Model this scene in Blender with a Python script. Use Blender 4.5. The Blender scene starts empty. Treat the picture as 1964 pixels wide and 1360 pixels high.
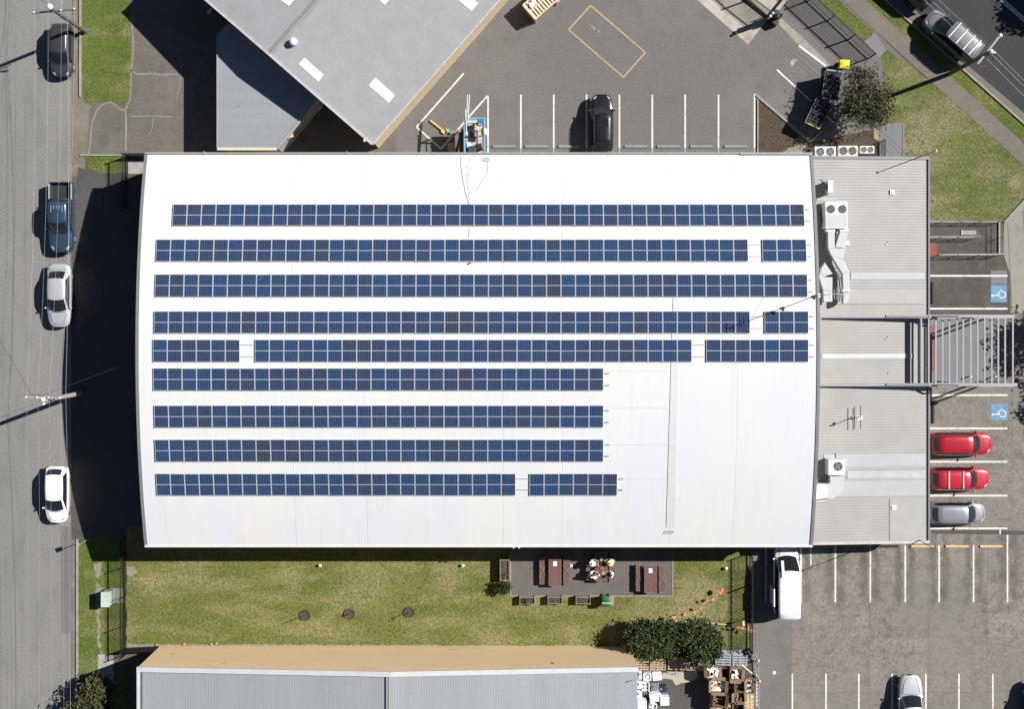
import bpy, bmesh, math, random
import numpy as np
from mathutils import Vector, Matrix, Euler
R = math.radians
random.seed(7); rng = np.random.default_rng(7)
SC = bpy.context.scene; COL = SC.collection
# ---------------------------------------------------------------- camera, sky, sun
CAMH, NX, NY, PPM = 95.0, 982.0, 595.0, 25.0      # drone height, nadir pixel, pixels per metre on the ground
cd = bpy.data.cameras.new("drone_camera"); cam = bpy.data.objects.new("drone_camera", cd); COL.objects.link(cam)
cam.location = (0, 0, CAMH); cd.sensor_width = 36.0
cd.lens = 36.0*CAMH/(1964/PPM); cd.shift_y = -(680-NY)/1964
cd.clip_end = 3000; cd.clip_start = 1
SC.camera = cam
SUNV = Vector((1.058, 0.396, 1.0)).normalized()
world = bpy.data.worlds.new("World"); SC.world = world; world.use_nodes = True
wn = world.node_tree; bg = wn.nodes["Background"]
sky = wn.nodes.new("ShaderNodeTexSky"); sky.sky_type = 'NISHITA'; sky.sun_disc = False
sky.sun_elevation = math.asin(SUNV.z); sky.sun_rotation = math.atan2(SUNV.x, SUNV.y)
sky.air_density = 0.55; sky.dust_density = 0.15; sky.ozone_density = 1.0
wn.links.new(sky.outputs[0], bg.inputs[0]); bg.inputs[1].default_value = 0.05
sl = bpy.data.lights.new("sun", 'SUN'); sl.energy = 5.0; sl.angle = R(0.5); sl.color = (1.0, 0.962, 0.91)
so = bpy.data.objects.new("sun", sl); COL.objects.link(so); so.rotation_euler = SUNV.to_track_quat('Z', 'Y').to_euler(); so.location = (60, 30, 80)
SC.view_settings.view_transform = 'Standard'; SC.view_settings.look = 'None'
SC.view_settings.gamma = 1.0; SC.view_settings.exposure = 0.80

# ---------------------------------------------------------------- helpers
def G(px, py, h=0.0):
    """photo pixel of a point that stands h metres above the ground -> its place in the scene"""
    k = (CAMH-h)/CAMH/PPM
    return Vector(((px-NX)*k, (NY-py)*k, h))
def G2(px, py, h=0.0):
    p = G(px, py, h); return (p.x, p.y)

class MB:
    def __init__(s): s.v = []; s.f = []; s.mi = []; s.sm = []
    def add(s, vs, fs, mi=0, smooth=False):
        o = len(s.v); s.v += [tuple(v) for v in vs]
        for f in fs: s.f.append(tuple(i+o for i in f)); s.mi.append(mi); s.sm.append(smooth)
        return s
    def box(s, c, d, rz=0.0, mi=0, rot=None):
        x, y, z = d[0]/2, d[1]/2, d[2]/2
        m = rot if rot is not None else Matrix.Rotation(rz, 3, 'Z')
        vs = [m @ Vector((sx*x, sy*y, sz*z)) + Vector(c) for sz in (-1, 1) for sx, sy in ((-1,-1),(1,-1),(1,1),(-1,1))]
        return s.add(vs, [(3,2,1,0),(4,5,6,7),(0,1,5,4),(1,2,6,5),(2,3,7,6),(3,0,4,7)], mi)
    def bx(s, x0, y0, z0, x1, y1, z1, mi=0):
        return s.box(((x0+x1)/2, (y0+y1)/2, (z0+z1)/2), (abs(x1-x0), abs(y1-y0), abs(z1-z0)), 0, mi)
    def prism(s, poly, z0, z1, mi=0):
        a = sum(poly[i][0]*poly[(i+1) % len(poly)][1]-poly[(i+1) % len(poly)][0]*poly[i][1] for i in range(len(poly)))
        if a < 0: poly = poly[::-1]
        n = len(poly)
        vs = [(p[0], p[1], z0) for p in poly]+[(p[0], p[1], z1) for p in poly]
        return s.add(vs, [tuple(range(n-1, -1, -1)), tuple(range(n, 2*n))]+[(i, (i+1) % n, (i+1) % n+n, i+n) for i in range(n)], mi)
    def sheet(s, poly, z, mi=0):
        a = sum(poly[i][0]*poly[(i+1) % len(poly)][1]-poly[(i+1) % len(poly)][0]*poly[i][1] for i in range(len(poly)))
        if a < 0: poly = poly[::-1]
        return s.add([(p[0], p[1], z) for p in poly], [tuple(range(len(poly)))], mi)
    def tube(s, pts, r, n=8, mi=0, caps=True):
        pts = [Vector(p) for p in pts]; rr = r if isinstance(r, (list, tuple)) else [r]*len(pts)
        vs = []; fs = []
        for i, p in enumerate(pts):
            d = (pts[min(i+1, len(pts)-1)]-pts[max(i-1, 0)]).normalized()
            a = d.orthogonal().normalized() if i == 0 else (a-d*a.dot(d)).normalized()
            b = d.cross(a)
            for k in range(n):
                t = 2*math.pi*k/n; vs.append(p+(a*math.cos(t)+b*math.sin(t))*rr[i])
        for i in range(len(pts)-1):
            for k in range(n):
                k2 = (k+1) % n; fs.append((i*n+k, i*n+k2, (i+1)*n+k2, (i+1)*n+k))
        s.add(vs, fs, mi, True)
        if caps:
            s.add(vs[:n], [tuple(range(n-1, -1, -1))], mi); s.add(vs[-n:], [tuple(range(n))], mi)
        return s
    def cyl(s, c, r, h, n=20, mi=0, r2=None, axis='Z'):
        c = Vector(c); d = {'X': Vector((1,0,0)), 'Y': Vector((0,1,0)), 'Z': Vector((0,0,1))}[axis]
        return s.tube([c, c+d*h], [r, r if r2 is None else r2], n, mi)
    def beam(s, p, q, w, h, mi=0):
        p, q = Vector(p), Vector(q); d = q-p; L = d.length; x = d.normalized()
        y = Vector((0,0,1)).cross(x); y = y.normalized() if y.length > 1e-4 else Vector((0,1,0))
        z = x.cross(y); m = Matrix((x, y, z)).transposed()
        return s.box((p+q)/2, (L, w, h), 0, mi, m)
    def ribbon(s, pts, w, z=None, mi=0):
        pts = [Vector(p) for p in pts]; vs = []
        for i, p in enumerate(pts):
            d = pts[min(i+1, len(pts)-1)]-pts[max(i-1, 0)]; nrm = Vector((-d.y, d.x, 0)).normalized()*w/2
            zz = p.z if z is None else z
            vs += [(p.x-nrm.x, p.y-nrm.y, zz), (p.x+nrm.x, p.y+nrm.y, zz)]
        return s.add(vs, [(2*i, 2*i+2, 2*i+3, 2*i+1) for i in range(len(pts)-1)], mi)
    def ball(s, c, r, n=10, m=7, mi=0, squash=(1,1,1)):
        vs = []; fs = []
        for i in range(m+1):
            a = math.pi*i/m
            for k in range(n):
                b = 2*math.pi*k/n
                vs.append((c[0]+r*squash[0]*math.sin(a)*math.cos(b), c[1]+r*squash[1]*math.sin(a)*math.sin(b), c[2]+r*squash[2]*math.cos(a)))
        for i in range(m):
            for k in range(n):
                k2 = (k+1) % n; fs.append((i*n+k, (i+1)*n+k, (i+1)*n+k2, i*n+k2))
        return s.add(vs, fs, mi, True)
    def grid(s, fn, nu, nv, mi=0, smooth=True, flip=False):
        vs = [fn(u/nu, v/nv) for u in range(nu+1) for v in range(nv+1)]; fs = []
        for u in range(nu):
            for v in range(nv):
                a = u*(nv+1)+v; q = (a, a+nv+1, a+nv+2, a+1); fs.append(q[::-1] if flip else q)
        return s.add(vs, fs, mi, smooth)
    def build(s, name, mats, parent=None, world=False, bevel=0.0):
        me = bpy.data.meshes.new(name); off = parent.location if (parent is not None and world) else Vector((0,0,0))
        me.from_pydata([(v[0]-off[0], v[1]-off[1], v[2]-off[2]) for v in s.v], [], s.f)
        mats = mats if isinstance(mats, (list, tuple)) else [mats]
        for m in mats: me.materials.append(m)
        me.polygons.foreach_set("material_index", s.mi); me.polygons.foreach_set("use_smooth", s.sm); me.update()
        o = bpy.data.objects.new(name, me); COL.objects.link(o)
        if parent is not None: o.parent = parent
        if bevel:
            b = o.modifiers.new("edge", 'BEVEL'); b.width = bevel; b.segments = 2; b.limit_method = 'ANGLE'; b.angle_limit = R(40)
        return o

def thing(name, label, cat, loc=(0,0,0), rz=0.0, group=None):
    o = bpy.data.objects.new(name, None); COL.objects.link(o); o.empty_display_size = .2
    o.location = loc; o.rotation_euler = (0,0,rz); o["label"] = label; o["category"] = cat
    if group: o["group"] = group
    return o
def tag(o, label, cat, group=None):
    o["label"] = label; o["category"] = cat
    if group: o["group"] = group
    return o
def single(mb, name, mats, label, cat, group=None, base=None, bevel=0.0):
    """a thing that is one mesh: the origin goes to its base"""
    if base is None:
        a = np.array(mb.v); base = (a[:,0].mean(), a[:,1].mean(), a[:,2].min())
    mb.v = [(v[0]-base[0], v[1]-base[1], v[2]-base[2]) for v in mb.v]
    o = mb.build(name, mats, None, False, bevel); o.location = base
    return tag(o, label, cat, group)
def struct(mb, name, mats, kind='structure'):
    o = mb.build(name, mats); o["kind"] = kind; return o
def kids(o): return [c for c in list(bpy.data.objects) if c.parent == o]
def dup(root, loc, rz, label=None, group=None):
    r = root.copy(); COL.objects.link(r); r.location = loc; r.rotation_euler = (0,0,rz)
    if label: r["label"] = label
    if group: r["group"] = group
    for ch in root.children:
        c = ch.copy(); COL.objects.link(c); c.parent = r
        for g in ch.children:
            d = g.copy(); COL.objects.link(d); d.parent = c
    return r

# ---------------------------------------------------------------- materials
def nt(name):
    m = bpy.data.materials.new(name); m.use_nodes = True
    n = m.node_tree; return m, n, n.nodes["Principled BSDF"]
def noise(n, coord, scale, detail=3.0, rough=.55):
    t = n.nodes.new("ShaderNodeTexNoise"); t.inputs["Scale"].default_value = scale; t.inputs["Detail"].default_value = detail
    t.inputs["Roughness"].default_value = rough; n.links.new(coord, t.inputs["Vector"]); return t.outputs["Fac"]
def ramp(n, fac, stops):
    r = n.nodes.new("ShaderNodeValToRGB"); e = r.color_ramp.elements
    while len(e) < len(stops): e.new(.5)
    for k, (p, c) in enumerate(stops):
        e[k].position = p; e[k].color = (c, c, c, 1) if isinstance(c, (int, float)) else (*c, 1)
    n.links.new(fac, r.inputs[0]); return r.outputs["Color"]
def mix(n, fac, a, b, mode='MIX'):
    x = n.nodes.new("ShaderNodeMix"); x.data_type = 'RGBA'; x.blend_type = mode
    for sock, val in ((x.inputs["Factor"], fac), (x.inputs["A"], a), (x.inputs["B"], b)):
        pass
    ins = [i for i in x.inputs if i.enabled]
    for i, val in zip(ins, (fac, a, b)):
        if isinstance(val, (int, float)): i.default_value = val
        elif isinstance(val, (tuple, list)): i.default_value = (*val, 1)
        else: n.links.new(val, i)
    return [o for o in x.outputs if o.enabled][0]
def math_(n, op, a, b=None, c=None):
    x = n.nodes.new("ShaderNodeMath"); x.operation = op
    for i, v in enumerate((a, b, c)):
        if v is None: continue
        if isinstance(v, (int, float)): x.inputs[i].default_value = v
        else: n.links.new(v, x.inputs[i])
    return x.outputs[0]
def pos(n, stretch=None):
    g = n.nodes.new("ShaderNodeNewGeometry")
    if stretch is None: return g.outputs["Position"]
    v = n.nodes.new("ShaderNodeVectorMath"); v.operation = 'MULTIPLY'; v.inputs[1].default_value = stretch
    n.links.new(g.outputs["Position"], v.inputs[0]); return v.outputs[0]
def bump(n, p, h, strength, dist=.02):
    b = n.nodes.new("ShaderNodeBump"); b.inputs["Strength"].default_value = strength; b.inputs["Distance"].default_value = dist
    n.links.new(h, b.inputs["Height"]); n.links.new(b.outputs[0], p.inputs["Normal"])
def sc(c, k): return tuple(min(1, x*k) for x in c)
def M(name, col, rough=.6, metal=0.0, var=.12, vs=1.5, bmp=0.0, bs=25., coat=0.0, island=0.0, objvar=0.0, spec=.5):
    m, n, p = nt(name); P = pos(n)
    f = noise(n, P, vs, 5.)
    c = mix(n, ramp(n, f, [(.3, 0.), (.7, 1.)]), sc(col, 1-var), sc(col, 1+var))
    if island:
        g = n.nodes.new("ShaderNodeNewGeometry")
        c = mix(n, 1.0, c, ramp(n, g.outputs["Random Per Island"], [(0., 1-island), (1., 1+island*.0+0.0)]), 'MULTIPLY')
    if objvar:
        g = n.nodes.new("ShaderNodeObjectInfo")
        c = mix(n, 1.0, c, ramp(n, g.outputs["Random"], [(0., 1-objvar), (1., 1.)]), 'MULTIPLY')
    n.links.new(c, p.inputs["Base Color"]); p.inputs["Roughness"].default_value = rough; p.inputs["Metallic"].default_value = metal
    p.inputs["Specular IOR Level"].default_value = spec
    if coat: p.inputs["Coat Weight"].default_value = coat; p.inputs["Coat Roughness"].default_value = .04
    if bmp: bump(n, p, noise(n, P, bs, 3.), bmp)
    return m
def ground(name, a, b, c, big=.12, med=.9, grain=.18, gs=14., stretch=None, bmp=.35, island=0.0, medlo=.5, medhi=.72, rough=.92):
    """weathered ground: two broad tones, blotches of a third, fine grain"""
    m, n, p = nt(name); P = pos(n); S = pos(n, stretch) if stretch else P
    f1 = noise(n, S, big, 4., .6); f2 = noise(n, S, med, 7., .65); f3 = noise(n, P, gs, 4., .7)
    col = mix(n, ramp(n, f1, [(.35, 0.), (.65, 1.)]), a, b)
    col = mix(n, ramp(n, f2, [(medlo, 0.), (medhi, .9)]), col, c)
    if island:
        g = n.nodes.new("ShaderNodeNewGeometry")
        col = mix(n, 1.0, col, ramp(n, g.outputs["Random Per Island"], [(0., 1-island), (1., 1.)]), 'MULTIPLY')
    col = mix(n, 1.0, col, ramp(n, f3, [(.25, 1-grain*1.6), (.75, 1.0)]), 'MULTIPLY')
    n.links.new(col, p.inputs["Base Color"]); p.inputs["Roughness"].default_value = rough; p.inputs["Specular IOR Level"].default_value = .25
    bump(n, p, f3, bmp, .03)
    return m

m_earth = ground("dry_earth", (.10,.085,.06), (.14,.12,.085), (.075,.06,.045))
m_street = ground("old_asphalt_street", (.204,.200,.192), (.234,.228,.217), (.176,.172,.166), .10, .7, .28, 8., (1, .4, 1))
m_gutter = ground("gutter_concrete", (.20,.18,.15), (.16,.14,.115), (.25,.23,.20), .3, 1.5, .25, 9.)
m_lot = ground("car_park_asphalt", (.154,.143,.136), (.178,.167,.158), (.136,.129,.127), .10, .6, .26, 8.)
m_yard = ground("driveway_asphalt", (.132,.120,.106), (.168,.152,.133), (.106,.097,.090), .25, 1.1, .28, 8.)
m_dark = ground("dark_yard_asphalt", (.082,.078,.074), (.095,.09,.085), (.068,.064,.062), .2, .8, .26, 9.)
m_road = ground("main_road_asphalt", (.042,.044,.049), (.050,.052,.056), (.034,.036,.041), .15, .6, .28, 9., (1,.6,1))
m_east = ground("brown_asphalt", (.100,.090,.080), (.074,.068,.063), (.138,.124,.106), .35, 1.3, .26, 9.)
m_slab = ground("stained_concrete", (.285,.254,.212), (.240,.219,.193), (.140,.128,.117), .22, 1.2, .36, 4.5, None, .25, .16, .48, .70)
def slab_stains(m):
    n = m.node_tree; p = n.nodes["Principled BSDF"]; src = p.inputs["Base Color"].links[0].from_socket
    s = n.nodes.new("ShaderNodeSeparateXYZ"); P = pos(n); n.links.new(P, s.inputs[0])
    wob = math_(n, 'MULTIPLY', math_(n, 'SUBTRACT', noise(n, P, .9, 4.), .5), 1.1)
    fr = math_(n, 'FRACT', math_(n, 'ADD', math_(n, 'MULTIPLY', math_(n, 'ADD', s.outputs["X"], wob), 1/2.655), .5-22.16/2.655))
    d = math_(n, 'ABSOLUTE', math_(n, 'SUBTRACT', fr, .5))                # oil and tyre dirt either side of each painted line
    band = ramp(n, d, [(.05, 0.), (.12, 1.), (.22, .9), (.34, 0.)])
    yy = math_(n, 'ADD', s.outputs["Y"], math_(n, 'MULTIPLY', wob, 1.6))
    win = math_(n, 'MULTIPLY', ramp(n, math_(n, 'MULTIPLY_ADD', yy, .2, 4.6), [(0., 0.), (.22, 1.)]), ramp(n, math_(n, 'MULTIPLY_ADD', yy, .2, 3.5), [(0., 1.), (.2, 0.)]))
    f = math_(n, 'MULTIPLY', math_(n, 'MULTIPLY', band, win), ramp(n, noise(n, P, .45, 3.), [(.3, .25), (.7, .95)]))
    big = ramp(n, noise(n, pos(n, (1, .7, 1)), .16, 3., .5), [(.42, 0.), (.62, .55)])
    c = mix(n, big, src, (.170,.160,.148)); c = mix(n, f, c, (.080,.072,.064)); n.links.new(c, p.inputs["Base Color"])
slab_stains(m_slab)
m_slabin = M("joint_dirt", (.135,.12,.105), .95)
m_path = ground("footpath_concrete", (.185,.160,.135), (.165,.145,.122), (.145,.126,.107), .3, 1.6, .22, 9., None, .2, .06)
m_pale = ground("pale_concrete", (.285,.268,.232), (.25,.236,.205), (.205,.192,.166), .25, 1.2, .16, 9., None, .2, .05)
m_dirtpad = ground("dusty_concrete", (.44,.405,.345), (.38,.34,.285), (.21,.175,.145), .3, .8, .15, 8., None, .2, 0., .45, .75)
m_grey = ground("grey_path", (.175,.178,.188), (.16,.164,.172), (.19,.19,.19), .3, 1.2, .12, 12.)
m_pav = ground("grey_pavers", (.12,.11,.102), (.11,.10,.094), (.13,.12,.11), .4, 1.5, .2, 9.)
m_mulch = ground("bark_mulch", (.085,.062,.045), (.12,.085,.055), (.14,.125,.11), .4, 1.2, .5, 7., None, .8)
m_crack = M("crack_filler", (.12,.115,.11), .95)
m_seam = M("pale_weed_seam", (.20,.18,.14), .95, var=.3, vs=4.)
def spots(n, col, pts, tan):
    """worn patches with ragged edges at given places: (photo x, photo y, radius in metres, strength)"""
    P = pos(n); wob = math_(n, 'MULTIPLY', math_(n, 'SUBTRACT', noise(n, P, 1.1, 6., .7), .5), 2.6)
    for x, y, r, k in pts:
        q = G(x, y); v = n.nodes.new("ShaderNodeVectorMath"); v.operation = 'DISTANCE'; v.inputs[1].default_value = (q.x, q.y, 0); n.links.new(P, v.inputs[0])
        d = math_(n, 'ADD', math_(n, 'DIVIDE', v.outputs["Value"], r), wob)
        col = mix(n, ramp(n, d, [(.25, k), (1., 0.)]), col, tan)
    return col
def grassmat(name, g1, g2, tan, lo, hi, big=.35, worn=()):
    m, n, p = nt(name); P = pos(n)
    f1 = noise(n, P, big, 5., .6); f2 = noise(n, P, 2.2, 6., .7); f3 = noise(n, P, 5.5, 6., .85); f4 = noise(n, pos(n, (.35, 1.2, 1)), .5, 5., .6)
    c = mix(n, ramp(n, f1, [(.35, 0.), (.65, 1.)]), g1, g2)
    c = mix(n, ramp(n, f4, [(lo, 0.), (hi, .85)]), c, tan)
    c = mix(n, ramp(n, f2, [(.50, 0.), (.75, .5)]), c, sc(tan, .75))
    c = spots(n, c, worn, sc(tan, .95))
    c = mix(n, 1.0, c, ramp(n, f3, [(.34, .38), (.66, 1.45)]), 'MULTIPLY')
    n.links.new(c, p.inputs["Base Color"]); p.inputs["Roughness"].default_value = .95; p.inputs["Specular IOR Level"].default_value = .15
    bump(n, p, f3, .8, .06); return m
m_lawn = grassmat("dry_lawn", (.096,.116,.027), (.133,.137,.042), (.24,.212,.105), .46, .72, .35, [(1345,1165,2.6,.8),(1300,1190,2.2,.7),(1250,1175,2.0,.5),(1180,1235,1.6,.9),(1100,1238,1.2,.7),(860,1110,1.8,.7),(700,1118,2.6,.6),(560,1105,1.6,.6),(300,1120,1.6,.5),(940,1220,2.0,.6),(1330,1120,1.4,.5),(1230,1152,1.5,.5)])
m_verge = grassmat("green_verge", (.070,.108,.020), (.103,.130,.030), (.20,.18,.08), .54, .80, .35, [(245,60,.7,.8),(248,130,.7,.8),(160,150,.6,.6),(180,1290,.8,.5),(168,1100,.5,.6),(1730,60,.9,.5),(1880,180,1.0,.5)])
m_east_lawn = grassmat("east_lawn", (.084,.112,.028), (.122,.136,.040), (.23,.198,.12), .46, .74, .25, [(1775,245,2.0,.85),(1760,275,1.5,.8),(1735,130,1.2,.6),(1900,330,1.6,.5),(1830,220,1.5,.5),(1948,352,1.0,.9)])
def blademat(name, cols):
    m, n, p = nt(name); g = n.nodes.new("ShaderNodeNewGeometry")
    c = ramp(n, g.outputs["Random Per Island"], [(i/(len(cols)-1), q) for i, q in enumerate(cols)])
    n.links.new(c, p.inputs["Base Color"]); p.inputs["Roughness"].default_value = .8; p.inputs["Specular IOR Level"].default_value = .2
    return m
m_blade = blademat("grass_blade", [(.040,.060,.012), (.080,.10,.023), (.12,.12,.036), (.25,.225,.115)])
m_leafd = blademat("dense_leaf", [(.014,.024,.008), (.025,.040,.012), (.042,.058,.017), (.072,.086,.028)])
m_leafo = blademat("olive_leaf", [(.021,.024,.011), (.042,.044,.018), (.070,.068,.030), (.118,.108,.060)])
m_leafb = blademat("bush_leaf", [(.012,.026,.008), (.022,.04,.011), (.04,.06,.018)])
m_bark = M("bark", (.11,.085,.06), .9, var=.3, vs=8., bmp=.6, bs=14.)
def worn_paint(name, col, under, lo, hi):
    m, n, p = nt(name); P = pos(n)
    f = noise(n, P, 5., 6., .7); g = noise(n, P, .8, 3.)
    c = mix(n, ramp(n, math_(n, 'ADD', f, math_(n, 'MULTIPLY', g, .35)), [(lo, 0.), (hi, .85)]), col, under)
    n.links.new(c, p.inputs["Base Color"]); p.inputs["Roughness"].default_value = .85; return m
m_white = worn_paint("white_line_paint", (.57,.545,.505), (.20,.188,.172), .68, .90)
m_worn = M("worn_line_paint", (.30,.285,.265), .85, var=.3, vs=4.)
m_yell = M("faded_yellow_paint", (.36,.265,.14), .85, var=.18, vs=4.)
m_blue = M("blue_bay_paint", (.085,.205,.335), .7, var=.22, vs=2.5)
m_kerb = M("kerb_concrete", (.24,.22,.188), .9, var=.2, vs=2., bmp=.3)
m_conc = M("concrete", (.27,.255,.23), .9, var=.15, bmp=.3)
m_stopc = M("grey_wheel_stop", (.21,.205,.20), .85)
m_stopd = M("black_rubber", (.018,.017,.017), .8)
m_stopy = M("tan_wheel_stop", (.50,.36,.19), .85)
# ---------------------------------------------------------------- ground sheets
def jit(pts, step=14, amp=2.2):
    out = []
    for i, a in enumerate(pts):
        b = pts[(i+1) % len(pts)]; d = math.hypot(b[0]-a[0], b[1]-a[1]); k = max(1, int(d/step))
        for j in range(k):
            t = j/k; out.append((a[0]+(b[0]-a[0])*t+random.uniform(-amp, amp), a[1]+(b[1]-a[1])*t+random.uniform(-amp, amp)))
    return out
def px(poly): return [G2(*p) for p in poly]
def sheet(name, mats, z, *polys, kind='structure'):
    b = MB()
    for q in polys: b.sheet(px(q), z)
    return struct(b, name, mats, kind)
b = MB(); b.sheet([(-900,-900),(900,-900),(900,900),(-900,900)], 0.0); struct(b, "ground", m_earth)
sheet("street", m_street, .004, [(-1500,-4000),(138,-4000),(138,330),(136,340),(136,1040),(138,5000),(-1500,5000)])
sheet("street_gutter", m_gutter, .0105, [(139,-4000),(153,-4000),(153,186),(172,200),(166,300),(160,338),(137,338),(139,150)], [(137,1030),(148,1030),(148,5000),(137,5000)])
sheet("street_patch", ground("newer_asphalt", (.150,.145,.14), (.165,.16,.153), (.135,.13,.127), .2, .8, .24, 9.), .008, [(117,1010),(137,1010),(137,1215),(118,1215)])
sheet("driveway", m_yard, .008, [(150,-900),(760,-900),(760,300),(230,300),(158,296),(153,190)])
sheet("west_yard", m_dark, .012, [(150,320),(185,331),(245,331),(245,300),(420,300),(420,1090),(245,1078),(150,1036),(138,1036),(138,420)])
sheet("car_park", m_lot, .006, [(560,-1200),(1500,-1200),(1560,-60),(1760,140),(1735,330),(560,330)])
sheet("entrance_pad", m_dirtpad, .012, [(1338,0),(1435,85),(1466,44),(1506,-6),(1380,-140),(1220,-140)])
sheet("fence_strip", m_lot, .010, [(1466,44),(1490,20),(1510,-10),(1560,-20),(1660,88),(1650,130),(1560,125)])
sheet("kerb_strip", m_kerb, .016, [(1488,40),(1497,33),(1545,76),(1592,124),(1584,131),(1530,84)])
sheet("mulch_bed", m_mulch, .012, jit([(1452,188),(1552,272),(1556,330),(1452,330)], 20, 1.2))
sheet("soil_bed", m_mulch, .0145, jit([(1556,272),(1690,245),(1690,320),(1556,320)], 14, 2))
sheet("sand_patch", m_seam, .0175, jit([(1520,280),(1548,272),(1553,296),(1500,296)], 6, 2.5))
sheet("grey_path", m_grey, .016, [(1687,236),(1731,234),(1731,330),(1687,330)], [(1657,77),(1678,62),(1700,94),(1685,110)])
sheet("main_road", m_road, .004, [(1736,-2),(1853,122),(1966,218),(4000,1900),(6000,-3000),(-700,-3000),(1000,-800)])
sheet("road_gutter", m_path, .008, [(1714,14),(1736,-2),(1853,122),(1966,218),(2300,500),(2300,540),(1964,237),(1846,132)], [(1714,14),(1736,-2),(1500,-230),(1470,-215)])
# footpath in separate slabs
def strip_slabs(name, A0, A1, B0, B1, n, mat, z, gap=.006, under=m_slabin):
    b = MB(); u = MB()
    L0, L1, Q0, Q1 = (Vector(p) for p in (A0, A1, B0, B1))
    for i in range(n):
        t0, t1 = i/n+gap/2, (i+1)/n-gap/2
        b.sheet(px([tuple(L0.lerp(L1, t0)), tuple(L0.lerp(L1, t1)), tuple(Q0.lerp(Q1, t1)), tuple(Q0.lerp(Q1, t0))]), z)
    u.sheet(px([A0, A1, B1, B0]), z-.004)
    struct(b, name, mat); struct(u, name+"_bed", under)
strip_slabs("footpath", (1430,-168), (2300,624), (1477,-168), (2300,580), 24, m_path, .026)
sheet("pavement", m_pale, .0140, [(1964,384),(1926,428),(1926,492),(1938,528),(1938,600),(1990,600),(2200,600),(2200,384)])
strip_slabs("pavement_slabs", (1940,600), (2240,330), (1932,430), (2200,180), 9, m_pale, .022, .01)
sheet("ramp_floor", m_east, .010, [(1770,418),(1930,418),(1930,492),(1940,528),(1940,604),(1770,604)])
# stained concrete yard, slab by slab
b = MB(); xs = [1519, 1555, 1667, 1780, 1894, 2010, 2130]; ys = [1020, 1119, 1224, 1329, 1440, 1560]
for i in range(len(xs)-1):
    for j in range(len(ys)-1):
        b.sheet(px([(xs[i]+.5, ys[j]+.5), (xs[i+1]-.5, ys[j]+.5), (xs[i+1]-.5, ys[j+1]-.5), (xs[i]+.5, ys[j+1]-.5)]), .012)
xs = [1760, 1860, 1941, 2060, 2180]; ys = [742, 806, 900, 1019]
for i in range(len(xs)-1):
    for j in range(len(ys)-1):
        b.sheet(px([(xs[i]+.4, ys[j]+.4), (xs[i+1]-.4, ys[j]+.4), (xs[i+1]-.4, ys[j+1]-.4), (xs[i]+.4, ys[j+1]-.4)]), .012)
struct(b, "concrete_yard", m_slab)
sheet("yard_joints", m_slabin, .008, [(1445,1019),(2180,1019),(2180,1560),(1445,1560)], [(1750,600),(2180,600),(2180,1019),(1750,1019)])
sheet("asphalt_strip", m_lot, .012, [(1441,1030),(1519,1030),(1519,1560),(1441,1560)])
sheet("entrance_path", m_grey, .016, [(1765,604),(1906,604),(1906,741),(1765,741)])
sheet("drain_strip", m_dark, .018, [(1786,1017),(1900,1017),(1964,1019),(2100,1019),(2100,1027),(1964,1026),(1786,1024)])
sheet("waste_yard", m_dark, .010, [(1205,1240),(1446,1240),(1446,1500),(1205,1500)])
sheet("dust_spill", m_dirtpad, .014, jit([(1266,1291),(1300,1287),(1338,1291),(1336,1303),(1316,1312),(1296,1314),(1288,1304),(1270,1302)], 8, 2))
# grass
LAWN = [(241,1010),(1441,1010),(1441,1244),(241,1244)]
VERGES = [[(156,-200),(245,-200),(249,40),(250,120),(248,180),(240,202),(228,198),(214,191),(195,196),(180,203),(160,194),(156,150)],
          [(160,299),(242,299),(242,331),(186,331),(170,322)],
          [(150,1030),(242,1036),(242,1250),(203,1256),(203,1290),(243,1290),(243,1360),(270,1500),(150,1500)],
          [(1566,-6),(1603,-6),(1677,62),(1657,77),(1620,46)], [(1480,-90),(1520,-84),(1603,-6),(1566,-6)],
          [(1652,0),(1712,14),(1846,132),(1964,237),(1964,270),(1820,150),(1747,79)], [(1480,-168),(1520,-168),(1712,14),(1652,0)]]
EAST = [(1690,106),(1702,94),(1808,174),(1964,312),(1964,384),(1926,424),(1781,424),(1760,330),(1735,304),(1733,236),(1700,236),(1690,200),(1700,150)]
def grass_sheet(name, mat, z, *polys):
    return sheet(name, mat, z, *[jit(p, 12, 1.6) for p in polys])
grass_sheet("lawn", m_lawn, .016, LAWN)
grass_sheet("verge", m_verge, .016, *VERGES)
grass_sheet("side_lawn", m_east_lawn, .014, EAST)
sheet("worn_soil", m_seam, .020, jit([(179,1080),(194,1080),(195,1100),(189,1110),(182,1106)], 5, 2), jit([(183,1112),(197,1128),(196,1150),(191,1170),(193,1240),(198,1256),(193,1256),(187,1215),(185,1150)], 5, 3),
      jit([(243,1088),(258,1086),(262,1098),(252,1106),(243,1102)], 6, 1.5), jit([(243,1236),(1165,1239),(1165,1243),(243,1243)], 9, 1.2))
sheet("path_slab", m_conc, .024, [(188,1256),(218,1256),(218,1310),(188,1310)], [(246,311),(300,311),(300,333),(246,333)])
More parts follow.
